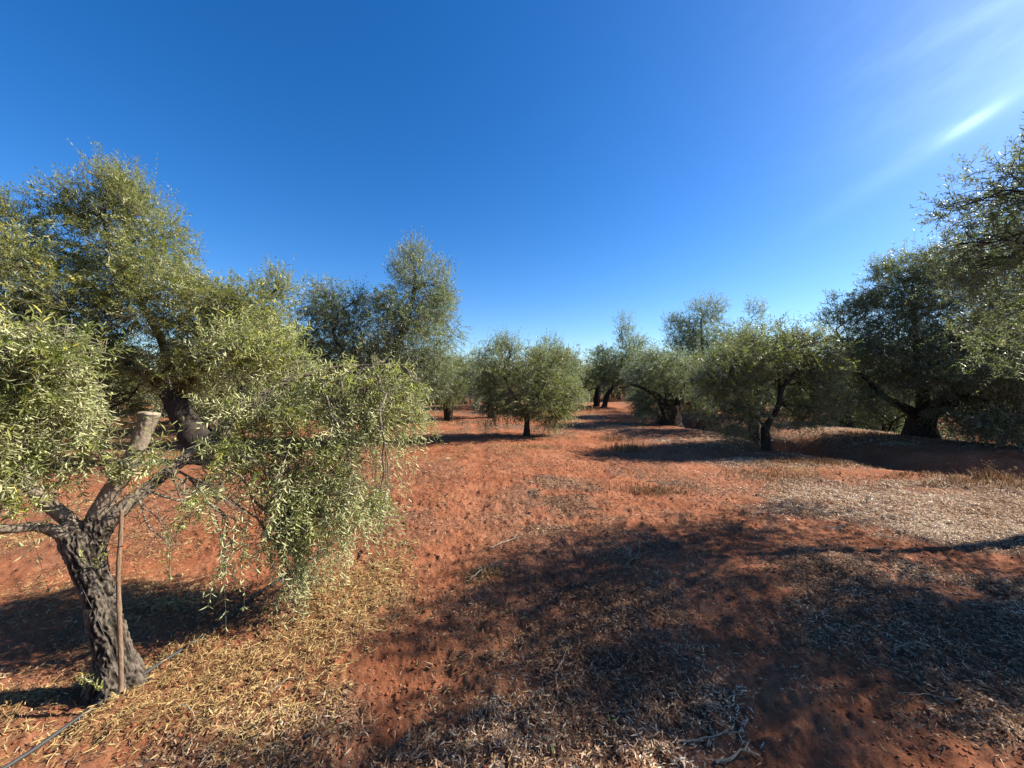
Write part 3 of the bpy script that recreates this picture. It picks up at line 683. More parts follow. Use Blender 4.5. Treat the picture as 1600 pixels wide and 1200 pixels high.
# ------------------------------------------------------------------ the other olive trees one can tell apart
C_ = clump
def grove():
    # B: tall leaning tree on the left
    d = 8.0; b = gbase(338, 722, d)
    plant_tree('tall olive tree on the left, its dark trunk sloping up behind the nearest tree', b,
        [(*b, .30), row(312, 690, d, .25), row(284, 645, d, .21), row(266, 612, d, .18)],
        [[row(266, 612, d, .14), row(258, 545, d, .085), row(225, 480, d, .058), row(180, 400, d, .035), row(160, 340, d, .015)],
         [row(268, 615, d, .14), row(330, 560, d + .3, .09), row(390, 500, d + .4, .05)],
         [row(262, 605, d, .12), row(200, 570, d - .2, .09), row(130, 545, d - .3, .06)], [row(335, 715, d, .16), row(350, 680, d + .1, .13), row(372, 630, d + .3, .09), row(400, 560, d + .5, .05)]],
        [C_(165, 318, d, 50, 42, .7, 75, droop=-.2), C_(215, 330, d, 42, 40, .7, 70, droop=-.2), C_(110, 330, d, 42, 34, .6, 50), C_(155, 275, d, 18, 20, .3, 16, droop=-.4), C_(235, 380, d, 40, 48, .8, 80), C_(160, 390, d, 62, 36, .8, 80), C_(210, 295, d, 30, 22, .4, 26, droop=-.4),
         C_(110, 400, d, 44, 32, .7, 50), C_(255, 430, d, 40, 42, .8, 75), C_(310, 455, d, 52, 32, .9, 90), C_(300, 500, d, 50, 38, 1., 100), C_(365, 480, d, 52, 40, .9, 110), C_(420, 495, d + .3, 36, 42, .8, 85), C_(380, 540, d, 60, 36, 1., 110),
         C_(435, 450, d + .3, 20, 24, .4, 20, droop=-.4), C_(330, 570, d, 60, 34, .9, 80), C_(250, 565, d, 42, 28, .8, 60), C_(290, 600, d + .4, 50, 22, .6, 40), C_(195, 520, d, 34, 40, .7, 55), C_(205, 440, d - .4, 36, 26, .5, 40), C_(255, 500, d - .3, 28, 20, .4, 22), C_(180, 460, d - .2, 44, 26, .6, 50), C_(150, 600, d - .2, 45, 35, .8, 80), C_(165, 650, d - .2, 32, 30, .6, 45, droop=.4), C_(140, 560, d - .3, 50, 36, .8, 70)],
        21, 'leaf_green', dens=2.3, slen=.30, leaf=.065)
    # A: left edge
    d = 7.2; b = gbase(-120, 720, d)
    plant_tree('large olive tree cut off by the left edge behind the nearest tree', b, [(*b, .28), row(-118, 680, d, .22), row(-105, 630, d, .19), row(-95, 590, d, .17)],
        [[row(-95, 590, d, .14), row(-70, 500, d, .09), row(-40, 400, d, .05)], [row(-95, 595, d, .13), row(-20, 540, d, .09), row(50, 490, d, .05)]],
        [C_(10, 355, d, 36, 34, .7, 55, droop=-.1), C_(-5, 325, d, 20, 22, .4, 18, droop=-.4), C_(55, 415, d, 50, 40, .8, 90), C_(-10, 420, d, 50, 50, .8, 90), C_(30, 480, d, 60, 40, .9, 110), C_(100, 475, d, 50, 36, .8, 85), C_(90, 530, d, 60, 32, .9, 95),
         C_(20, 550, d, 70, 40, .9, 110), C_(-90, 430, d, 70, 90, 1., 120), C_(-120, 540, d, 80, 60, 1., 90), C_(-40, 610, d, 70, 36, .8, 80), C_(60, 605, d, 60, 36, .8, 85), C_(90, 650, d, 45, 25, .5, 40, droop=.3)],
        22, 'leaf_green', dens=2.2, slen=.30, leaf=.065)
    # C: dark green tree with two lobes
    d = 11.0; b = gbase(580, 688, d)
    plant_tree('dark green two-lobed olive tree with a tall right lobe, behind the drooping branches', b, [(*b, .26), row(580, 660, d, .2), row(584, 630, d, .17)],
        [[row(584, 630, d, .12), row(610, 560, d, .09), row(640, 490, d, .06), row(650, 430, d, .03)], [row(582, 632, d, .12), row(550, 580, d, .08), row(520, 520, d, .05)],
         [row(560, 650, d - .2, .10), row(520, 625, d - .4, .085), row(500, 612, d - .5, .11)]],
        [C_(648, 420, d, 32, 30, .7, 75, droop=-.3), C_(690, 455, d, 24, 42, .6, 60, droop=-.2), C_(650, 470, d, 50, 38, 1., 120), C_(615, 495, d, 34, 34, .9, 80), C_(665, 520, d, 52, 40, 1.1, 130), C_(620, 550, d, 55, 40, 1.1, 120), C_(515, 475, d, 34, 32, .9, 80), C_(500, 510, d, 34, 38, .9, 90),
         C_(545, 510, d, 36, 38, .9, 90), C_(560, 470, d, 18, 16, .4, 14, droop=-.4), C_(570, 550, d, 50, 34, 1., 100), C_(510, 560, d, 42, 36, 1., 90), C_(545, 600, d, 60, 28, 1., 100), C_(640, 600, d, 48, 32, 1., 100), C_(670, 580, d, 40, 34, 1., 85), C_(645, 395, d, 12, 14, .3, 9, droop=-.5)],
        23, 'leaf_grey', dens=2.6, slen=.30, leaf=.07, per=16)
    d = 16.5; b = gbase(700, 634, d)
    plant_tree('rounded olive tree bounding the left of the distant gap, low to the ground', b, [(*b, .2), row(700, 620, d, .16), row(698, 605, d, .13)], [],
        [C_(690, 575, d, 28, 26, 1., 90), C_(705, 590, d, 20, 22, .9, 70), C_(680, 600, d, 32, 22, 1., 80), C_(700, 612, d, 22, 12, .9, 60, droop=.3), C_(712, 604, d, 14, 20, .7, 50), C_(684, 618, d, 26, 12, .9, 60, droop=.4), C_(665, 612, d, 26, 18, .9, 60), C_(665, 580, d, 28, 30, 1., 70)], 24, 'leaf_olive', dens=2.2, leaf=.08, per=14, slen=.34)
    # centre tree
    d = 11.5; b = gbase(822, 682, d)
    plant_tree('small round olive tree on a short dark trunk standing alone in the centre', b, [(*b, .11), row(823, 664, d, .09), row(824, 650, d, .085), row(818, 640, d, .075)],
        [[row(818, 641, d, .06), row(800, 615, d, .045), row(785, 580, d, .025)], [row(820, 642, d, .06), row(845, 610, d, .04), row(860, 575, d, .02)]],
        [C_(790, 590, d, 36, 30, .8, 95), C_(830, 580, d, 38, 30, .9, 100), C_(868, 592, d, 30, 30, .8, 85), C_(808, 625, d, 40, 24, .9, 90), C_(850, 628, d, 38, 26, .9, 90), C_(880, 622, d, 22, 28, .6, 50), C_(785, 635, d, 24, 18, .6, 30, droop=.4),
         C_(798, 552, d, 16, 17, .4, 20, droop=-.6), C_(838, 556, d, 14, 12, .4, 10, droop=-.6), C_(876, 556, d, 18, 14, .4, 20, droop=-.5), C_(768, 602, d, 24, 26, .6, 60), C_(895, 610, d, 14, 22, .4, 24), C_(865, 652, d, 24, 12, .4, 26, droop=.5), C_(820, 652, d, 20, 10, .3, 14, droop=.4), C_(795, 540, d, 8, 10, .2, 4, droop=-.6), C_(765, 640, d, 14, 18, .5, 26, droop=.5), C_(885, 640, d, 16, 18, .5, 26, droop=.4)],
        25, 'leaf_olive', dens=1.7, leaf=.07, per=16, slen=.27)
    d = 17.5; b = gbase(768, 650, d)
    plant_tree('grey-green olive tree peeking out behind the left of the small centre tree', b, [(*b, .2), row(768, 630, d, .16), row(768, 610, d, .12)], [],
        [C_(768, 552, d, 24, 18, 1., 60), C_(782, 537, d, 12, 10, .5, 18, droop=-.4), C_(762, 580, d, 22, 20, 1., 50), C_(785, 580, d, 26, 26, 1., 50), C_(755, 615, d, 16, 18, .8, 34, droop=.5)], 26, 'leaf_grey', dens=2.1, leaf=.085, per=14, slen=.34)
    # D: right of centre
    d = 9.3; b = gbase(1199, 703, d)
    plant_tree('small olive tree with a thin forked dark trunk standing right of centre', b, [(*b, .105), row(1197, 682, d, .088), row(1196, 670, d, .082), row(1208, 650, d, .062), row(1217, 632, d, .055)],
        [[row(1217, 632, d, .06), row(1222, 608, d, .05), row(1240, 585, d, .035), row(1262, 560, d, .02)], [row(1217, 630, d, .04), row(1218, 600, d + .1, .03), row(1215, 570, d + .2, .02)], [row(1198, 672, d, .035), row(1175, 640, d - .3, .026), row(1155, 610, d - .4, .025), row(1140, 580, d - .4, .015)]],
        [C_(1150, 562, d, 48, 30, .9, 100), C_(1115, 600, d, 26, 30, .7, 60), C_(1140, 605, d, 42, 32, .8, 85), C_(1130, 648, d, 36, 20, .6, 45, droop=.4), C_(1200, 550, d, 48, 26, .9, 85), C_(1245, 545, d, 44, 26, .8, 85), C_(1280, 570, d, 34, 34, .7, 80), C_(1185, 600, d + .7, 48, 34, .6, 60), C_(1250, 600, d + .8, 48, 34, .6, 60),
         C_(1275, 625, d, 32, 32, .7, 60), C_(1245, 650, d + .3, 40, 20, .6, 45, droop=.3), C_(1150, 665, d - .3, 22, 14, .4, 18, droop=.5), C_(1165, 640, d - .2, 26, 18, .5, 22), C_(1240, 524, d, 22, 10, .4, 14, droop=-.5), C_(1170, 530, d, 22, 12, .4, 14, droop=-.4), C_(1275, 528, d, 22, 12, .4, 12, droop=-.4)],
        27, 'leaf_olive', dens=1.85, leaf=.066, per=16, slen=.27)
    # J: old thick-trunked tree
    d = 15.0; b = gbase(1048, 662, d)
    plant_tree('old olive tree with the thickest gnarled dark multi-stemmed trunk, right of centre', b, [(*b, .44), row(1048, 645, d, .34), row(1050, 632, d, .30)],
        [[row(1040, 642, d, .20), row(1030, 622, d, .13), row(1008, 608, d, .07), row(985, 600, d, .04)], [row(1046, 640, d, .20), row(1044, 615, d, .13), row(1035, 585, d, .06)], [row(1055, 640, d, .20), row(1066, 615, d, .13), row(1080, 585, d, .06)]],
        [C_(1025, 575, d, 34, 24, 1.2, 85), C_(1060, 572, d, 36, 24, 1.2, 85), C_(1000, 588, d, 24, 18, 1., 50), C_(1040, 600, d, 40, 20, 1.2, 70), C_(1015, 625, d + .5, 26, 22, .9, 60, droop=.3), C_(1090, 600, d, 30, 24, 1., 60), C_(1020, 555, d, 24, 12, .8, 26), C_(1095, 635, d + .6, 22, 18, .8, 40), C_(1018, 618, d + 1.2, 22, 26, 1., 90), C_(1000, 630, d + 1.2, 14, 18, .7, 50, droop=.4), C_(1080, 618, d + 1.2, 26, 24, 1., 90)],
        28, 'leaf_grey', dens=2.4, leaf=.078, per=14, slen=.30)
    d = 12.6; b = gbase(1178, 673, d)
    plant_tree('olive tree mostly hidden behind the small forked one by the ditch', b, [(*b, .2), row(1178, 655, d, .16), row(1176, 635, d, .13)], [],
        [C_(1175, 545, d, 46, 30, 1.1, 80), C_(1150, 580, d, 46, 34, 1.2, 80), C_(1205, 580, d, 46, 34, 1.2, 80), C_(1160, 615, d, 40, 22, 1.2, 45), C_(1120, 600, d, 30, 26, 1., 50)], 39, 'leaf_grey', dens=2.0, leaf=.08, per=14, slen=.32)
    d = 19.0; b = gbase(1112, 650, d)
    plant_tree('tallest far olive tree with feathery top rising behind the thick-trunked old tree', b, [(*b, .24), row(1110, 625, d, .18), row(1105, 600, d, .15)], [[row(1105, 600, d, .1), row(1098, 550, d, .07), row(1095, 500, d, .03)], [row(1107, 600, d, .08), row(1140, 550, d, .04), row(1176, 500, d, .012)]],
        [C_(1095, 512, d, 40, 26, 1.1, 90), C_(1105, 486, d, 24, 18, .7, 45, droop=-.3), C_(1060, 512, d, 20, 18, .7, 30, droop=-.2), C_(1065, 540, d, 30, 20, 1., 60), C_(1110, 545, d, 42, 26, 1.2, 85), C_(1150, 550, d, 34, 24, 1., 60), C_(1178, 490, d, 13, 16, .4, 14, droop=-.4, sig=.3), C_(1170, 520, d, 14, 20, .5, 18, droop=-.3), C_(1085, 580, d, 46, 28, 1.2, 75), C_(1140, 590, d, 40, 34, 1.2, 75)],
        29, 'leaf_grey', dens=2.9, leaf=.085, per=14, slen=.36)
    d = 26.0; b = gbase(933, 629, d)
    plant_tree('distant olive tree with an airy tall tuft on top and an upright thin dark trunk', b, [(*b, .22), row(933, 618, d, .2), row(935, 606, d, .17)], [[row(935, 606, d, .08), row(950, 580, d, .03), row(972, 545, d, .01)]],
        [C_(974, 510, d, 14, 18, .7, 26, droop=-.4, sig=.35), C_(992, 545, d, 26, 18, 1., 40), C_(985, 535, d, 18, 16, .8, 34, droop=-.3), C_(940, 565, d, 26, 18, 1.2, 75), C_(965, 575, d, 26, 20, 1.2, 70), C_(935, 592, d, 24, 14, 1., 40), C_(945, 550, d, 16, 12, .7, 24), C_(905, 590, d + 1, 22, 18, 1., 50), C_(890, 600, d + 2, 18, 16, 1., 40), C_(950, 605, d, 30, 10, 1., 36)], 30, 'leaf_grey', dens=2.6, leaf=.10, per=14, slen=.42, ratio=.28)
    d = 25.0; b = gbase(944, 630, d)
    plant_tree('distant olive tree with a slanting dark trunk next to the upright one', b, [(*b, .18), row(948, 620, d, .16), row(955, 608, d, .13)], [],
        [C_(985, 572, d, 28, 22, 1.2, 80), C_(1005, 585, d, 22, 20, 1., 60), C_(970, 592, d, 26, 16, 1.2, 60), C_(1000, 560, d, 18, 14, .8, 30), C_(990, 605, d, 22, 12, 1., 40, droop=.3)], 31, 'leaf_grey', dens=2.3, leaf=.10, per=14, slen=.40, ratio=.28)
    # E: big old tree on the right bank
    d = 10.3; b = gbase(1440, 684, d)
    plant_tree('big dark olive tree with a thick trunk on the far bank of the ditch', b, [(*b, .34), row(1441, 665, d, .27), row(1444, 648, d, .24)],
        [[row(1440, 655, d, .18), row(1415, 638, d, .12), row(1385, 622, d - .2, .075), row(1350, 590, d - .3, .04)], [row(1446, 650, d, .18), row(1440, 600, d, .10), row(1430, 520, d, .06), row(1425, 440, d, .02)], [row(1450, 650, d, .18), row(1500, 600, d, .10), row(1560, 540, d, .05)], [row(1448, 650, d, .16), row(1490, 630, d - .8, .10), row(1540, 610, d - 1.2, .06)]],
        [C_(1325, 500, d, 34, 20, .7, 50, droop=-.1), C_(1335, 540, d, 38, 32, .9, 80), C_(1375, 480, d, 36, 30, .9, 75), C_(1400, 440, d, 36, 30, .8, 65), C_(1440, 415, d, 36, 26, .8, 60, droop=-.2), C_(1420, 480, d, 46, 36, 1.1, 95), C_(1375, 540, d, 46, 38, 1.1, 110), C_(1350, 590, d, 48, 36, 1., 110), C_(1400, 590, d, 48, 26, 1.1, 90),
         C_(1440, 540, d, 55, 42, 1.3, 130), C_(1500, 500, d, 55, 50, 1.3, 130), C_(1560, 470, d, 60, 50, 1.2, 110), C_(1500, 570, d, 60, 42, 1.4, 130), C_(1560, 550, d, 60, 50, 1.4, 130), C_(1490, 620, d - .6, 50, 30, 1., 100), C_(1560, 620, d - .8, 60, 36, 1.1, 130), C_(1640, 580, d - .4, 70, 80, 1.3, 140), C_(1630, 480, d, 70, 60, 1.2, 90),
         C_(1345, 630, d - .2, 30, 20, .6, 40, droop=.3), C_(1530, 660, d - 1.2, 42, 20, .6, 55, droop=.5), C_(1590, 665, d - 1.4, 40, 20, .6, 50, droop=.5), C_(1500, 445, d, 44, 30, .8, 50), C_(1540, 430, d, 50, 36, 1., 70), C_(1600, 430, d, 50, 46, 1.1, 90), C_(1600, 520, d - .3, 60, 50, 1.2, 120), C_(1600, 610, d - 1., 50, 40, 1., 90), C_(1500, 540, d - .6, 60, 40, 1.2, 110), C_(1455, 590, d - .8, 40, 30, .8, 60), C_(1620, 670, d - 1.6, 40, 22, .6, 50, droop=.5), C_(1480, 655, d - .8, 24, 16, .4, 24, droop=.4), C_(1335, 470, d, 26, 20, .5, 34, droop=-.1), C_(1395, 425, d, 26, 20, .5, 36, droop=-.2), C_(1450, 450, d, 50, 40, 1., 80), C_(1490, 405, d, 34, 26, .8, 50, droop=-.2), C_(1540, 385, d, 40, 30, .8, 60, droop=-.2), C_(1600, 380, d, 44, 36, .9, 60), C_(1575, 655, d - 1.8, 50, 24, .6, 80, droop=.5), C_(1560, 590, d - 1.6, 60, 34, .8, 100)],
        32, 'leaf_silver', dens=2.1, leaf=.07, per=16, slen=.30)
    d = 14.2; b = gbase(1322, 668, d)
    plant_tree('shaded olive tree just behind the left skirt of the big right-hand tree', b, [(*b, .2), row(1322, 650, d, .16), row(1325, 630, d, .13)], [],
        [C_(1330, 590, d, 42, 34, 1.2, 100), C_(1310, 570, d, 30, 28, 1., 60), C_(1300, 620, d, 28, 24, .9, 50), C_(1340, 625, d, 36, 20, 1., 60), C_(1300, 655, d - .5, 18, 12, .5, 24, droop=.5), C_(1360, 570, d, 34, 30, 1., 60)], 33, 'leaf_grey', dens=2.1, leaf=.08, per=14, slen=.32)
    d = 17.5; b = gbase(1378, 662, d)
    plant_tree('pale sunlit olive tree seen through the opening left of the thick right trunk', b, [(*b, .16), row(1372, 645, d, .13), row(1368, 628, d, .1)], [],
        [C_(1370, 600, d, 30, 24, 1., 70), C_(1395, 622, d, 28, 22, .9, 70), C_(1405, 650, d, 26, 18, .8, 60, droop=.2), C_(1350, 625, d, 24, 22, .8, 50), C_(1360, 580, d, 34, 22, 1., 60), C_(1410, 600, d, 30, 26, 1., 60)], 34, 'leaf_green', dens=1.7, leaf=.085, per=14, slen=.34)
    d = 8.7; b = np.array((13.6, d, float(hbase(13.6, d))))
    W = lambda x, y, z, rx, ry, rz, n, **k: dict(c=(x, y, z), r=(rx, ry, rz), n=n, **k)
    plant_tree('olive tree cut off by the right edge, standing lower beyond the bank', b, [(*b, .2), (13.6, d, b[2] + .7, .17), (13.5, d, b[2] + 1.3, .15)], [],
        [W(12.4, 8.3, 1.0, .9, .9, .6, 110), W(13.2, 8.0, 2.0, 1., 1., .8, 120), W(14.2, 8.8, 2.4, 1., 1., .9, 110), W(13., 9.3, 2.6, 1., .9, .8, 100), W(11.9, 7.9, 1.9, .7, .8, .6, 70), W(12.2, 8.6, .35, .6, .7, .35, 50, droop=.5), W(13.6, 7.8, .6, .9, .6, .6, 80), W(12.8, 8.6, 3.3, .7, .7, .6, 60)], 38, 'leaf_grey', dens=1.6, leaf=.07, per=16)
    # F: close tree at the right edge whose shadow lies over the foreground
    b = np.array((7.6, 4.3, float(hbase(7.6, 4.3))))
    W = lambda x, y, z, rx, ry, rz, n, **k: dict(c=(x, y, z), r=(rx, ry, rz), n=n, **k)
    plant_tree('closest right-hand olive tree, its upper branches reaching in from the right edge', b, [(*b, .24), (7.6, 4.3, .6, .19), (7.5, 4.25, 1.2, .17)],
        [[(7.5, 4.25, 1.2, .12), (6.9, 4.2, 2.0, .06), (6.1, 4.3, 3.0, .022)], [(7.5, 4.25, 1.2, .12), (7.6, 3.6, 2.3, .08), (7.2, 3.0, 3.2, .04)], [(7.5, 4.25, 1.2, .12), (8.1, 4.0, 2.2, .08), (8.5, 3.6, 3.0, .04)]],
        [C_(1575, 270, 4.3, 36, 38, .5, 26, droop=-.25, sig=.34), C_(1545, 310, 4.3, 44, 38, .5, 26, droop=-.2, sig=.34), C_(1600, 330, 4.4, 60, 60, .6, 44, sig=.34), C_(1525, 375, 4.3, 34, 34, .45, 20, sig=.34), C_(1560, 410, 4.4, 50, 40, .6, 36, sig=.34), C_(1495, 325, 4.3, 18, 16, .25, 7, droop=-.1, sig=.34), C_(1515, 420, 4.4, 30, 24, .4, 12), C_(1600, 240, 4.3, 30, 26, .4, 16, droop=-.4, sig=.34), C_(1480, 385, 4.3, 12, 10, .2, 3, droop=-.2),
         C_(1670, 300, 4.4, 60, 70, .7, 60), C_(1660, 420, 4.3, 70, 60, .7, 60), C_(1610, 470, 4.4, 40, 36, .5, 30),
         W(5.7, 3.3, 4.0, .7, .55, .55, 92), W(5.9, 3.0, 3.3, .7, .6, .55, 100), W(5.9, 3.1, 2.6, .7, .5, .5, 82), W(6.5, 3.05, 3.7, .7, .5, .6, 82), W(6.4, 3.8, 4.5, .7, .6, .4, 82), W(6.6, 3.3, 3.2, .8, .7, .7, 119), W(7.2, 3.2, 2.7, .8, .6, .8, 119),
         W(7.6, 3.4, 3.6, .8, .7, .6, 100), W(8.1, 3.0, 3.1, .7, .6, .7, 82), W(8.4, 3.6, 2.7, .6, .5, .6, 55), W(6.3, 4.6, 3.8, .6, .7, .5, 82), W(6.9, 5.1, 3.2, .6, .6, .6, 82), W(6.6, 5.3, 2.4, .5, .5, .6, 55), W(6.9, 4.3, 2.7, .6, .6, .6, 73), W(7.3, 4.2, 4.2, .6, .6, .5, 64), W(7.4, 3.2, 4.5, .6, .6, .4, 55), W(6.3, 3.1, 1.9, .6, .5, .4, 73), W(5.5, 2.8, 1.8, .45, .35, .35, 45), W(6.8, 3.7, 1.8, .5, .5, .4, 55), W(6.2, 2.9, 1.8, .6, .4, .4, 55), W(7.1, 3.0, 1.9, .5, .5, .4, 45),
         W(4.95, 2.7, 3.9, .5, .35, .4, 40)],
        35, 'leaf_silver', dens=1.1, thin=.5, leaf=.056, ratio=.21, per=20, slen=.28)
grove()

# ------------------------------------------------------------------ farther rows: a few kinds built once, each copied whole
def behind():
    # unseen trees added at the viewer's back and side to block sky light
    for i, (x, y, lab) in enumerate(((6.8, -1.6, 'unseen olive tree added beside the viewer on the right to deepen the shade'), (.3, -5.2, 'unseen olive tree added directly behind the viewer to block sky light'), (-6.4, -3.4, 'unseen olive tree added behind the viewer on the left to block sky light'))):
        b = np.array((x, y, float(hbase(x, y)))); rng = np.random.default_rng(60 + i); cl = []
        for k in range(10): a = k * 2.4; r = 1.3 * math.sqrt(k / 9); cl.append(dict(c=(x + r * math.cos(a), y + r * math.sin(a), 2.1 + 1.5 * rng.random()), r=(.9, .9, .75), n=70))
        plant_tree(lab, b, [(*b, .22), (x, y, .6, .18), (x + .1, y, 1.2, .16)], [], cl, 70 + i, 'leaf_olive', dens=.8, leaf=.075)
behind()
def far_rows():
    protos = []
    rng0 = np.random.default_rng(99)
    for k in range(4):
        rng = np.random.default_rng(200 + k); h = (3.4, 3.9, 3.1, 4.3)[k]; cl = []
        for i in range(9):
            a = i * 2.4 + k; r = (0, .9, 1.2, 1.1)[min(i, 3)] * (.8 + .3 * rng.random())
            z = h * (.40 + .34 * rng.random()); cl.append(dict(c=(r * math.cos(a), r * math.sin(a), z), r=(1.05, 1.05, .85), n=120, droop=.1))
        cl.append(dict(c=(.3 - .2 * k, .1, h * .92), r=(.6, .5, .5), n=22, droop=-.4))
        for i in range(7): a = i * .9; cl.append(dict(c=(1.5 * math.cos(a), 1.5 * math.sin(a), .95), r=(.7, .7, .5), n=45, droop=.5))
        tm, cm, _ = make_tree_meshes('far', (0, 0, 0), [(0, 0, 0, .2), (.05, 0, .5, .16), (.1 * (k - 1), .05, 1.0, .13)], [], cl, rng,
                                     dict(leaf=.11, ratio=.28, per=14, dens=1.6, slen=.38), nsec=3)
        tm.materials.append(M['bark_far']); cm.materials.append(M['twig']); cm.materials.append(M[('leaf_grey', 'leaf_olive', 'leaf_green', 'leaf_grey')[k]])
        protos.append((tm, cm))
    spots = []
    for j, y in enumerate((21.5, 28.5, 35.5, 43, 51, 60, 71, 84, 98)):
        for i in range(-18, 19):
            x = i * 6.8 + 3.1 + rng0.normal() * .5; yy = y + rng0.normal() * .6
            if abs(x / yy) > 1.36: continue
            if j >= 7 and (i + j) % 2: continue
            px = CX + F * x / yy
            if 716 < px < 746 and yy < 40: continue      # the open lane between the rows
            if 880 < px < 1010 and yy < 34: continue
            spots.append((x, yy))
    for x, y in ((-17.5, 13.5), (-11.5, 16.5), (-20.5, 8.5), (-6.3, 18.5), (-15.5, 20), (21, 14), (17.5, 19), (-3.6, 29.5), (-8.6, 24.5), (-24.5, 14), (24, 9.5), (-14.5, 11), (-9.2, 13.6), (-18, 16.5), (-12.6, 20.5), (-2.2, 24.2), (-4.4, 42), (-4.9, 50), (14.6, 15.2), (19, 11.5), (11.2, 17.8), (5.6, 33), (9.7, 37.5), (10.9, 32.6), (8.4, 44.5), (1.2, 46.5), (-5.9, 57)): spots.append((x, y))
    # every far tree is told apart by what it stands behind, its row and its turn from the left
    anchors = ((120, 'the left edge tree'), (430, 'the tall left tree'), (640, 'the dark two-lobed tree'), (716, "the lane's left side"), (760, "the lane's far end"), (885, 'the small centre tree'),
               (1000, 'the airy-topped tree'), (1130, 'the thick-trunked old tree'), (1290, 'the small forked tree'), (1420, 'the pale sunlit tree'), (9999, 'the big dark tree'))
    bands = ((32, 'nearer background row'), (56, 'middle background rows'), (999, 'farthest rows'))
    cells, labels = {}, {}
    for x, y in spots:
        px = CX + F * x / y
        cells.setdefault((next(a for p, a in anchors if px < p), next(b_ for q, b_ in bands if y < q)), []).append((px, x, y))
    nth = ('leftmost', 'second from left', 'third from left', 'fourth from left', 'fifth from left', 'sixth from left', 'seventh from left', 'eighth from left', 'ninth from left', 'tenth from left', 'eleventh from left', 'twelfth from left', 'thirteenth from left', 'fourteenth from left', 'fifteenth from left', 'sixteenth from left', 'seventeenth from left', 'eighteenth from left', 'nineteenth from left', 'twentieth from left')
    for (a, b_), v in cells.items():
        v.sort()
        for k, (_, x, y) in enumerate(v):
            labels[(x, y)] = ('olive tree' if len(v) == 1 else nth[min(k, 19)] + ' olive tree') + ' in the ' + b_ + (' by ' if 'lane' in a else ' behind ') + a
    for n, (x, y) in enumerate(spots):
        tm, cm = protos[n % 4]; root = bpy.data.objects.new('olive_tree', None); scene.collection.objects.link(root)
        root.location = (x, y, float(hbase(x, y)) - .03); s = .86 + .34 * rng0.random(); root.scale = (s * (1 + .12 * rng0.normal()), s, s); root.rotation_euler = (0, 0, rng0.random() * 6.28)
        lab = labels[(x, y)]
        root['label'] = lab; root['category'] = 'tree'; root['group'] = 'olive trees in the distant rows'
        for nm, me in (('trunk', tm), ('crown', cm)):
            o = bpy.data.objects.new(nm, me); scene.collection.objects.link(o); o.parent = root
far_rows()

# ------------------------------------------------------------------ fallen leaves, straw, clods, dry grass
def scatter_litter():
    rng = np.random.default_rng(5)
    def pick(n, which, x0, x1, y0, y1, gain):
        x = rng.uniform(x0, x1, n); y = rng.uniform(y0, y1, n); st, lf = litter_map(x, y)
        m = (st if which == 's' else lf) * gain; m = np.clip(m - .04, 0, 1) ** 1.15
        ok = (rng.random(n) < m) & (np.abs(x) < 1.4 * y + .3); return x[ok], y[ok], m[ok]
    def strew(which, fields, name, label, mat, ln, wd, bright):
        b = Buf()
        for f in fields:
            x, y, m = pick(f[0], which, *f[1:5], f[5]); k = f[6]; n = len(x)
            yaw = rng.uniform(0, 2 * math.pi, n); pit = rng.normal(size=n) * .28; roll = rng.normal(size=n) * .55
            z = hfull(x, y) + .004 + .022 * rng.random(n) ** 1.5 * np.clip(m, 0, 1)
            d = np.stack((np.cos(yaw) * np.cos(pit), np.sin(yaw) * np.cos(pit), np.sin(pit)), -1)
            s = norm(np.cross(d, np.array([0, 0, 1.]))); up = np.cross(s, d); s2 = s * np.cos(roll)[:, None] + up * np.sin(roll)[:, None]; up2 = np.cross(s2, d)
            L_ = (ln * k * (.35 + 1.25 * rng.random(n) ** 1.6))[:, None]; W = (wd * k * (.6 + .7 * rng.random(n)))[:, None]; cv = (rng.normal(size=n) * .16)[:, None]
            c = np.stack((x, y, z), -1); a0 = c - d * L_ * .5; a2 = c + d * L_ * .5; md = c + up2 * L_ * cv
            v = np.stack((a0 - s2 * W * .12, a0 + s2 * W * .12, md + s2 * W * .5, md - s2 * W * .5, a2 + s2 * W * .10, a2 - s2 * W * .10), 1)
            lowest = v[..., 2].min(1) - (z - .004); v[..., 2] -= np.minimum(lowest, 0)[:, None] * .8
            i = np.arange(n)[:, None] * 6
            r = np.clip(rng.beta(1.6, 1.6, n) * .9 + bright + ((.22 * sstep(2.5, 4.5, x) * sstep(3.0, 4.2, y) - .16 * sstep(3.5, 2.0, x) * sstep(1.7, 2.3, y) + .14 * fbm(x * 2.5, y * 2.5, o=3)) if which == 'l' else .10 * fbm(x * 2.5, y * 2.5, o=3)), 0, 1)  # centre leaves coloured darker to paint in the tree's shade, sunlit right patch paler
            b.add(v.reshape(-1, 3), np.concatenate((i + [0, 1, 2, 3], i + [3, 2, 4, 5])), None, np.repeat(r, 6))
        link(name, b.mesh(name), [mat], label=label, cat='leaf litter', kind='stuff')
    # (count, x0,x1,y0,y1, gain, scale)
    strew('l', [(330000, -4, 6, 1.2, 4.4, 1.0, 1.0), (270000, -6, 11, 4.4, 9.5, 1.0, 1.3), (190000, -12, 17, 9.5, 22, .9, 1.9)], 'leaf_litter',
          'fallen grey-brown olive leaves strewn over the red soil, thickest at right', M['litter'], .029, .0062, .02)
    strew('s', [(220000, -5, 3, 1.2, 4.6, 1.0, 1.0), (100000, -9, 10, 4.6, 10, 1.0, 1.2), (80000, -18, 10, 10, 22, .9, 1.9)], 'straw_litter',
          'dry yellow straw-like leaves strewn on the ground around the nearest tree', M['straw'], .040, .0044, -.06)
scatter_litter()

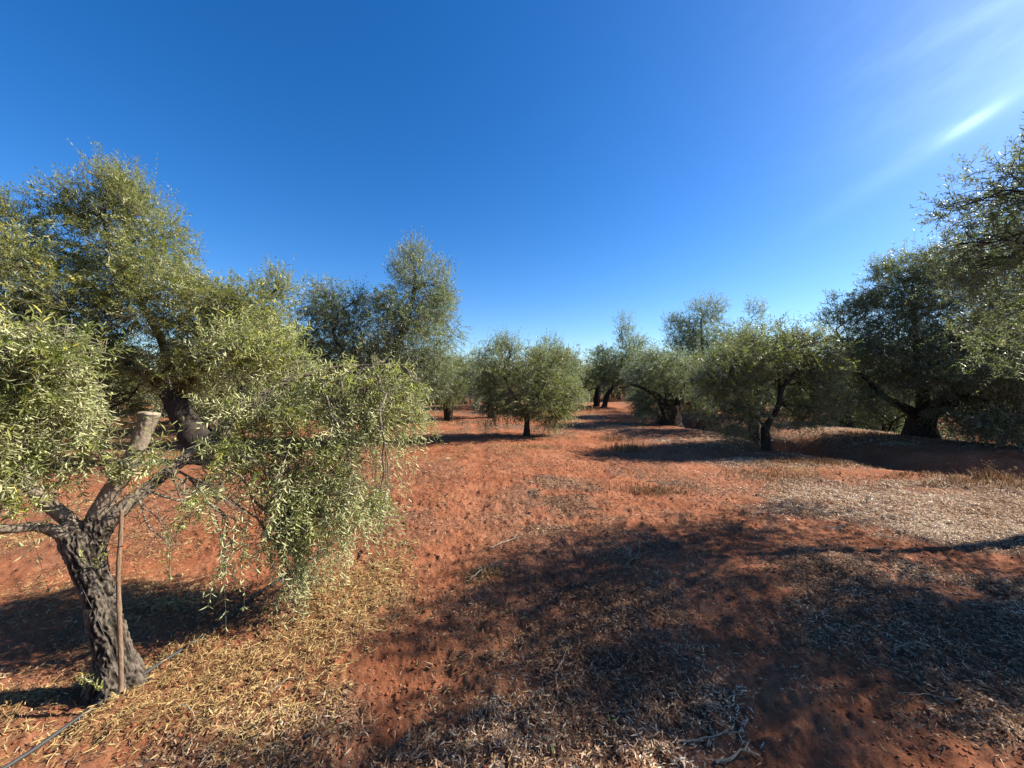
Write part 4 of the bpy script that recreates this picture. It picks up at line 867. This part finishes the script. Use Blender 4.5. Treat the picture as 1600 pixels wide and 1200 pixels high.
def clods():
    rng = np.random.default_rng(8)
    ph = (1 + 5 ** .5) / 2
    iv = norm(np.array([(-1, ph, 0), (1, ph, 0), (-1, -ph, 0), (1, -ph, 0), (0, -1, ph), (0, 1, ph), (0, -1, -ph), (0, 1, -ph), (ph, 0, -1), (ph, 0, 1), (-ph, 0, -1), (-ph, 0, 1)], float))
    it = np.array([(0, 11, 5), (0, 5, 1), (0, 1, 7), (0, 7, 10), (0, 10, 11), (1, 5, 9), (5, 11, 4), (11, 10, 2), (10, 7, 6), (7, 1, 8), (3, 9, 4), (3, 4, 2), (3, 2, 6), (3, 6, 8), (3, 8, 9), (4, 9, 5), (2, 4, 11), (6, 2, 10), (8, 6, 7), (9, 8, 1)])
    n = 26000; x = rng.uniform(-5, 6, n * 3); y = 1.2 + 9 * rng.random(n * 3) ** 1.3
    k = fbm(x * 1.1, y * 1.1 + 20, o=3); ok = (np.abs(x) < 1.4 * y) & (rng.random(n * 3) < sstep(-.3, .6, k)); x, y = x[ok][:n], y[ok][:n]; n = len(x)
    s = (.0020 + .008 * rng.random(n) ** 6) * (1 + .08 * y); z = hfull(x, y) + s * .15
    v = iv[None] * s[:, None, None] * (.65 + .7 * rng.random((n, 12, 1))) * np.array([1.2, 1, .7]) + np.stack((x, y, z), -1)[:, None]
    b = Buf(); b.add(v.reshape(-1, 3), None, (np.arange(n)[:, None, None] * 12 + it[None]).reshape(-1, 3), .5)
    link('soil_crumbs', b.mesh('soil_crumbs', True), [M['clod']], label='small crumbs and lumps of red earth scattered over the bare soil', cat='soil', kind='stuff')
clods()

def dry_grass():
    rng = np.random.default_rng(12); b = Buf()
    areas = [(985, 700, .45, .35, 700, .13), (955, 685, .4, .3, 250, .14), (1560, 752, .5, .18, 420, .13), (1500, 758, .5, .16, 260, .10), (1600, 765, .6, .2, 300, .10), (1290, 722, 1.0, .35, 1500, .07), (1430, 745, .8, .2, 500, .06), (1200, 740, .8, .5, 1300, .06),
             (1045, 770, .3, .15, 350, .06), (1010, 768, .35, .2, 350, .10), (990, 625, 2.5, 1.2, 900, .35), (905, 640, 1.2, 1, 400, .22), (1490, 678, .7, .4, 700, .22), (1240, 690, 1.5, .7, 900, .09), (1340, 690, 1.2, .6, 500, .09), (760, 900, .12, .05, 90, .07), (720, 660, 1.5, .7, 400, .10), (840, 700, .8, .4, 500, .06)]
    X, Y, H = [], [], []
    for px, py, rx, ry, n, h in areas:
        c = G(px, py); X.append(c[0] + rng.normal(size=n) * rx * .6); Y.append(c[1] + rng.normal(size=n) * ry * .6); H.append(h * (.4 + rng.random(n)))
    x, y, h = map(np.concatenate, (X, Y, H)); n = len(x); z = hfull(x, y) - .005
    yaw = rng.uniform(0, 6.283, n); ln = rng.uniform(.1, .8, n); o = np.stack((np.cos(yaw) * ln, np.sin(yaw) * ln, np.zeros(n)), -1) * h[:, None]
    p = np.stack((x, y, z), -1); s = np.stack((-np.sin(yaw), np.cos(yaw), np.zeros(n)), -1) * (.0022 + .0010 * np.hypot(x, y) * .25)[:, None]
    up = np.array([0, 0, 1.]) * h[:, None]
    v = np.stack((p - s, p + s, p + o * .35 + up * .62 + s * .8, p + o * .35 + up * .62 - s * .8, p + o + up * .9), 1); i = np.arange(n)[:, None] * 5
    b.add(v.reshape(-1, 3), i + [0, 1, 2, 3], i + [3, 2, 4], np.repeat(rng.random(n), 5))
    link('dry_grass', b.mesh('dry_grass'), [M['drygrass']], label='dry brown grass growing in patches along the ditch edge and between the trees', cat='grass', kind='stuff')
dry_grass()

# ------------------------------------------------------------------ dead twigs and dry weeds, each its own thing
def stick(px, py, px2, py2, r, label, forks=1, seed=0, lift=.02):
    rng = np.random.default_rng(seed); a, c = G(px, py), G(px2, py2); n = 14; t = np.linspace(0, 1, n)[:, None]
    q = a + (c - a) * t; L_ = np.linalg.norm(c - a); pr = np.array((-(c - a)[1], (c - a)[0])) / L_
    q = q + pr * (.06 * L_ * fbm(t[:, 0] * 3 + seed, t[:, 0] * 0, o=3))[:, None]
    z = hfull(q[:, 0], q[:, 1]); z = np.maximum(z, np.convolve(np.pad(z, 2, 'edge'), np.ones(5) / 5, 'valid')) + r + lift * np.sin(np.pi * t[:, 0]) 
    pts = np.column_stack((q, z)); o = pts[0].copy(); b = Buf(); tubes(b, (pts - o)[None], (r * np.linspace(1, .45, n))[None], 7, 0, .5, .15)
    for k in range(forks):
        i = rng.integers(3, n - 2); d = norm((pts[i + 1] - pts[i]) + np.append(pr, 0) * rng.choice([-1, 1]) * np.linalg.norm(pts[i + 1] - pts[i]) * (.6 + .5 * rng.random()))
        m = L_ * (.15 + .25 * rng.random()); f = pts[i] + d * np.linspace(0, m, 6)[:, None]; f[:, 2] = np.maximum(hfull(f[:, 0], f[:, 1]) + r * .5, f[:, 2] + .02 * np.linspace(0, 1, 6))
        tubes(b, (f - o)[None], (r * np.linspace(.6, .25, 6))[None], 5, 0, .5)
    link('fallen_twig', b.mesh('fallen_twig', True), [M['deadwood']], label=label, cat='twig', group='dead twigs lying on the ground', loc=o)
stick(765, 862, 814, 842, .006, 'pale straight dead twig on the lit red soil in the middle ground', 2, 1)
stick(735, 912, 780, 882, .007, 'dead twig with straw caught on it, on red soil left of the big shadow', 4, 2)
stick(1060, 1166, 1152, 1154, .006, 'pale nearly level dead twig at the bottom, in the lit leaf litter', 1, 3, .012)
stick(1118, 1196, 1190, 1187, .007, 'short thick dead twig at the very bottom edge', 1, 4)
stick(868, 1098, 892, 1012, .0035, 'thin wavy dead twig lying in the dark leaf litter', 1, 5)
stick(640, 1196, 690, 1142, .004, 'bent dead twig lying across bottom shade right of the hose end', 2, 6)
stick(415, 1092, 470, 1060, .004, 'branching thin dead twig at the edge of the yellow straw', 4, 7)
stick(1398, 1030, 1418, 1018, .006, 'short pale twig stub in the shade at right', 1, 8)
stick(980, 890, 1015, 855, .004, 'thin dead twig sticking out of the brushy patch in the big shadow', 4, 9, .06)
stick(1520, 1105, 1400, 1090, .003, 'long thin dead stalk lying in the lower right shade', 2, 10)
stick(275, 1110, 305, 1135, .004, 'small dead twig in straw beside the black hose', 1, 11)
stick(705, 985, 712, 1000, .003, 'tiny pale twig standing on bare lit soil', 0, 12, .01)
stick(1010, 752, 1052, 756, .008, 'dark fallen twig across grey leaves in the middle distance', 2, 13)

def weed(px, py, h, label, seed, mat='weed', n=5, spread=.5, name='dry_weed', cat='weed'):
    rng = np.random.default_rng(seed); g = G(px, py); o = np.array((g[0], g[1], float(hfull(np.array([g[0]]), np.array([g[1]]))[0]) - .01)); b = Buf(); w = .0011 + .00022 * g[1]
    for k in range(n):
        d = norm(np.array([rng.normal() * spread, rng.normal() * spread, 1.])); L_ = h * (.55 + .6 * rng.random()); s = d * np.linspace(0, L_, 7)[:, None]; s[:, :2] += np.linspace(0, 1, 7)[:, None] ** 2 * rng.normal(size=2) * .15 * L_
        tubes(b, s[None], (w * np.linspace(1.3, .6, 7))[None], 4, 0, .5)
        for j in range(5):
            i = rng.integers(2, 7); e = s[i] + norm(rng.normal(size=3) + np.array([0, 0, .8])) * L_ * (.12 + .2 * rng.random()); tubes(b, np.stack((s[i], (s[i] + e) / 2 + [0, 0, .004], e))[None], np.array([[w * .8, w * .7, w * .4]]), 3, 0, .7)
            leaves(b, np.repeat(e[None], 3, 0), rng.normal(size=(3, 3)) + [0, 0, .5], rng.normal(size=(3, 3)), np.full(3, .012 + .08 * h), np.full(3, .004 + .02 * h), rng.random(3), 0, True)
    link(name, b.mesh(name), [M[mat]], label=label, cat=cat, group='dry weeds on open ground' if cat == 'weed' else None, loc=o)
weed(960, 745, .22, 'pale dry weed standing on grey leaves in the middle distance, leftmost of three', 41)
weed(1000, 752, .18, 'pale dry weed between its two taller neighbours in the middle distance', 42)
weed(1040, 762, .16, 'low bushy dry weed beside dark twig in the middle distance', 43, n=8, spread=.9)
weed(790, 738, .16, 'single thin dry weed on lit soil in front of the centre tree', 44, n=3)
weed(1355, 785, .10, 'small dry weed in the bright leaf litter at right', 45, n=4)
weed(985, 880, .14, 'brushy dry weed tuft standing inside the big shadow', 46, n=9, spread=.8)
weed(1440, 965, .08, 'small dry weed in the dark at right', 47, n=5)
weed(965, 700, .22, 'dry russet weed at the edge of the grass patch right of the centre tree', 48, 'drygrass', n=8, spread=.8)
weed(1545, 752, .30, 'dry arching weed on the ditch edge at right', 49, 'drygrass', n=9, spread=.7)
def blade(px, py, h, label, seed):
    rng = np.random.default_rng(seed); g = G(px, py); o = np.array((g[0], g[1], float(hfull(np.array([g[0]]), np.array([g[1]]))[0]))); b = Buf(); k = 4
    leaves(b, np.zeros((k, 3)), norm(np.array([0, 0, 1.]) + rng.normal(size=(k, 3)) * .35), rng.normal(size=(k, 3)), h * (.5 + .6 * rng.random(k)), np.full(k, .007), np.full(k, .75), 0, True)
    link('green_sprout', b.mesh('green_sprout'), [M['leaf_near']], label=label, cat='sprout', group='green sprouts in the litter', loc=o)
blade(955, 1138, .075, 'tall green grass sprout at the edge of the lit leaf litter', 51)
blade(862, 1192, .05, 'short green sprout at the bottom edge in the litter', 52)

# ------------------------------------------------------------------ dark car parked below the bank at right
def car():
    x, y = 15.6, 11.3; z = float(hbase(x, y)); root = bpy.data.objects.new('parked_car', None); scene.collection.objects.link(root); root.location = (x, y, z); root.rotation_euler = (0, 0, math.radians(12))
    root['label'] = 'dark blue car parked low behind the bank and branches at the right edge'; root['category'] = 'car'
    def loft(secs, name, mat, parent, smooth=True):
        secs = np.array(secs, float); n, m = secs.shape[:2]; v = secs.reshape(-1, 3); q = [(i * m + j, i * m + (j + 1) % m, (i + 1) * m + (j + 1) % m, (i + 1) * m + j) for i in range(n - 1) for j in range(m)]
        b = Buf(); c = np.array([secs[0].mean(0), secs[-1].mean(0)]); b.add(np.vstack((v, c)), q, [(n * m, (j + 1) % m, j) for j in range(m)] + [(n * m + 1, (n - 1) * m + j, (n - 1) * m + (j + 1) % m) for j in range(m)])
        return link(name, b.mesh(name, smooth), [M[mat]], parent)
    def sec(xx, hw, z0, z1, ins=.1): return [(xx, -hw, z0 + .05), (xx, -hw, z1 - .12), (xx, -hw + ins, z1), (xx, hw - ins, z1), (xx, hw, z1 - .12), (xx, hw, z0 + .05), (xx, hw - .1, z0), (xx, -hw + .1, z0)]
    body = loft([sec(-2.05, .70, .35, .80), sec(-1.9, .82, .24, .90), sec(-1.0, .86, .2, .96), (sec(0, .87, .2, .96)), sec(1.1, .86, .2, .94), sec(1.75, .82, .22, .84), sec(2.05, .70, .32, .68)], 'body', 'carpaint', root)
    loft([[(a, -w, .93), (a2, -w2, z1), (a2, w2, z1), (a, w, .93)] for a, a2, w, w2, z1 in ((-1.75, -1.4, .74, .56, 1.36), (-.6, -.5, .78, .60, 1.45), (.5, .35, .78, .60, 1.43), (1.15, .6, .74, .58, 1.38))], 'cabin', 'carpaint', root, False)
    def panel(pts, nm, mat): b = Buf(); p = np.array(pts, float); n = norm(np.cross(p[1] - p[0], p[3] - p[0])); b.add(np.vstack((p, p + n * .012)), [(0, 1, 2, 3), (7, 6, 5, 4), (0, 4, 5, 1), (1, 5, 6, 2), (2, 6, 7, 3), (3, 7, 4, 0)]); link(nm, b.mesh(nm), [M[mat]], root)
    for s in (-1, 1):
        for x0, x1, u0, u1 in ((-1.35, -.50, -1.2, -.48), (-.38, .72, -.36, .38)):
            q = [(x0, s * .765, .97), (x1, s * .765, .97), (u1, s * .625, 1.36), (u0, s * .625, 1.36)]; panel(q if s < 0 else q[::-1], 'window', 'glass')
    panel([(1.14, .66, .97), (1.14, -.66, .97), (.64, -.52, 1.36), (.64, .52, 1.36)][::-1], 'windscreen', 'glass'); panel([(-1.74, -.66, .97), (-1.74, .66, .97), (-1.43, .50, 1.34), (-1.43, -.50, 1.34)][::-1], 'rear_window', 'glass')
    for wx in (-1.3, 1.3):
        for s in (-1, 1):
            b = Buf(); an = np.linspace(0, 2 * math.pi, 24, endpoint=False); prof = [(.20, -.09), (.30, -.10), (.32, -.06), (.32, .06), (.30, .10), (.20, .09)]
            v = np.array([(r * math.cos(t), w, r * math.sin(t)) for r, w in prof for t in an]); b.add(v + [wx, s * .80, .32], [(i * 24 + j, i * 24 + (j + 1) % 24, ((i + 1) % 6) * 24 + (j + 1) % 24, ((i + 1) % 6) * 24 + j) for i in range(6) for j in range(24)])
            wh = link('wheel', b.mesh('wheel', True), [M['tyre']], root); b = Buf(); v = np.array([(.2 * math.cos(t), s * .06, .2 * math.sin(t)) for t in an] + [(0, s * .09, 0)]); b.add(v + [wx, s * .80, .32], None, [(24, j, (j + 1) % 24) for j in range(24)]); link('rim', b.mesh('rim'), [M['rim']], wh)
car()
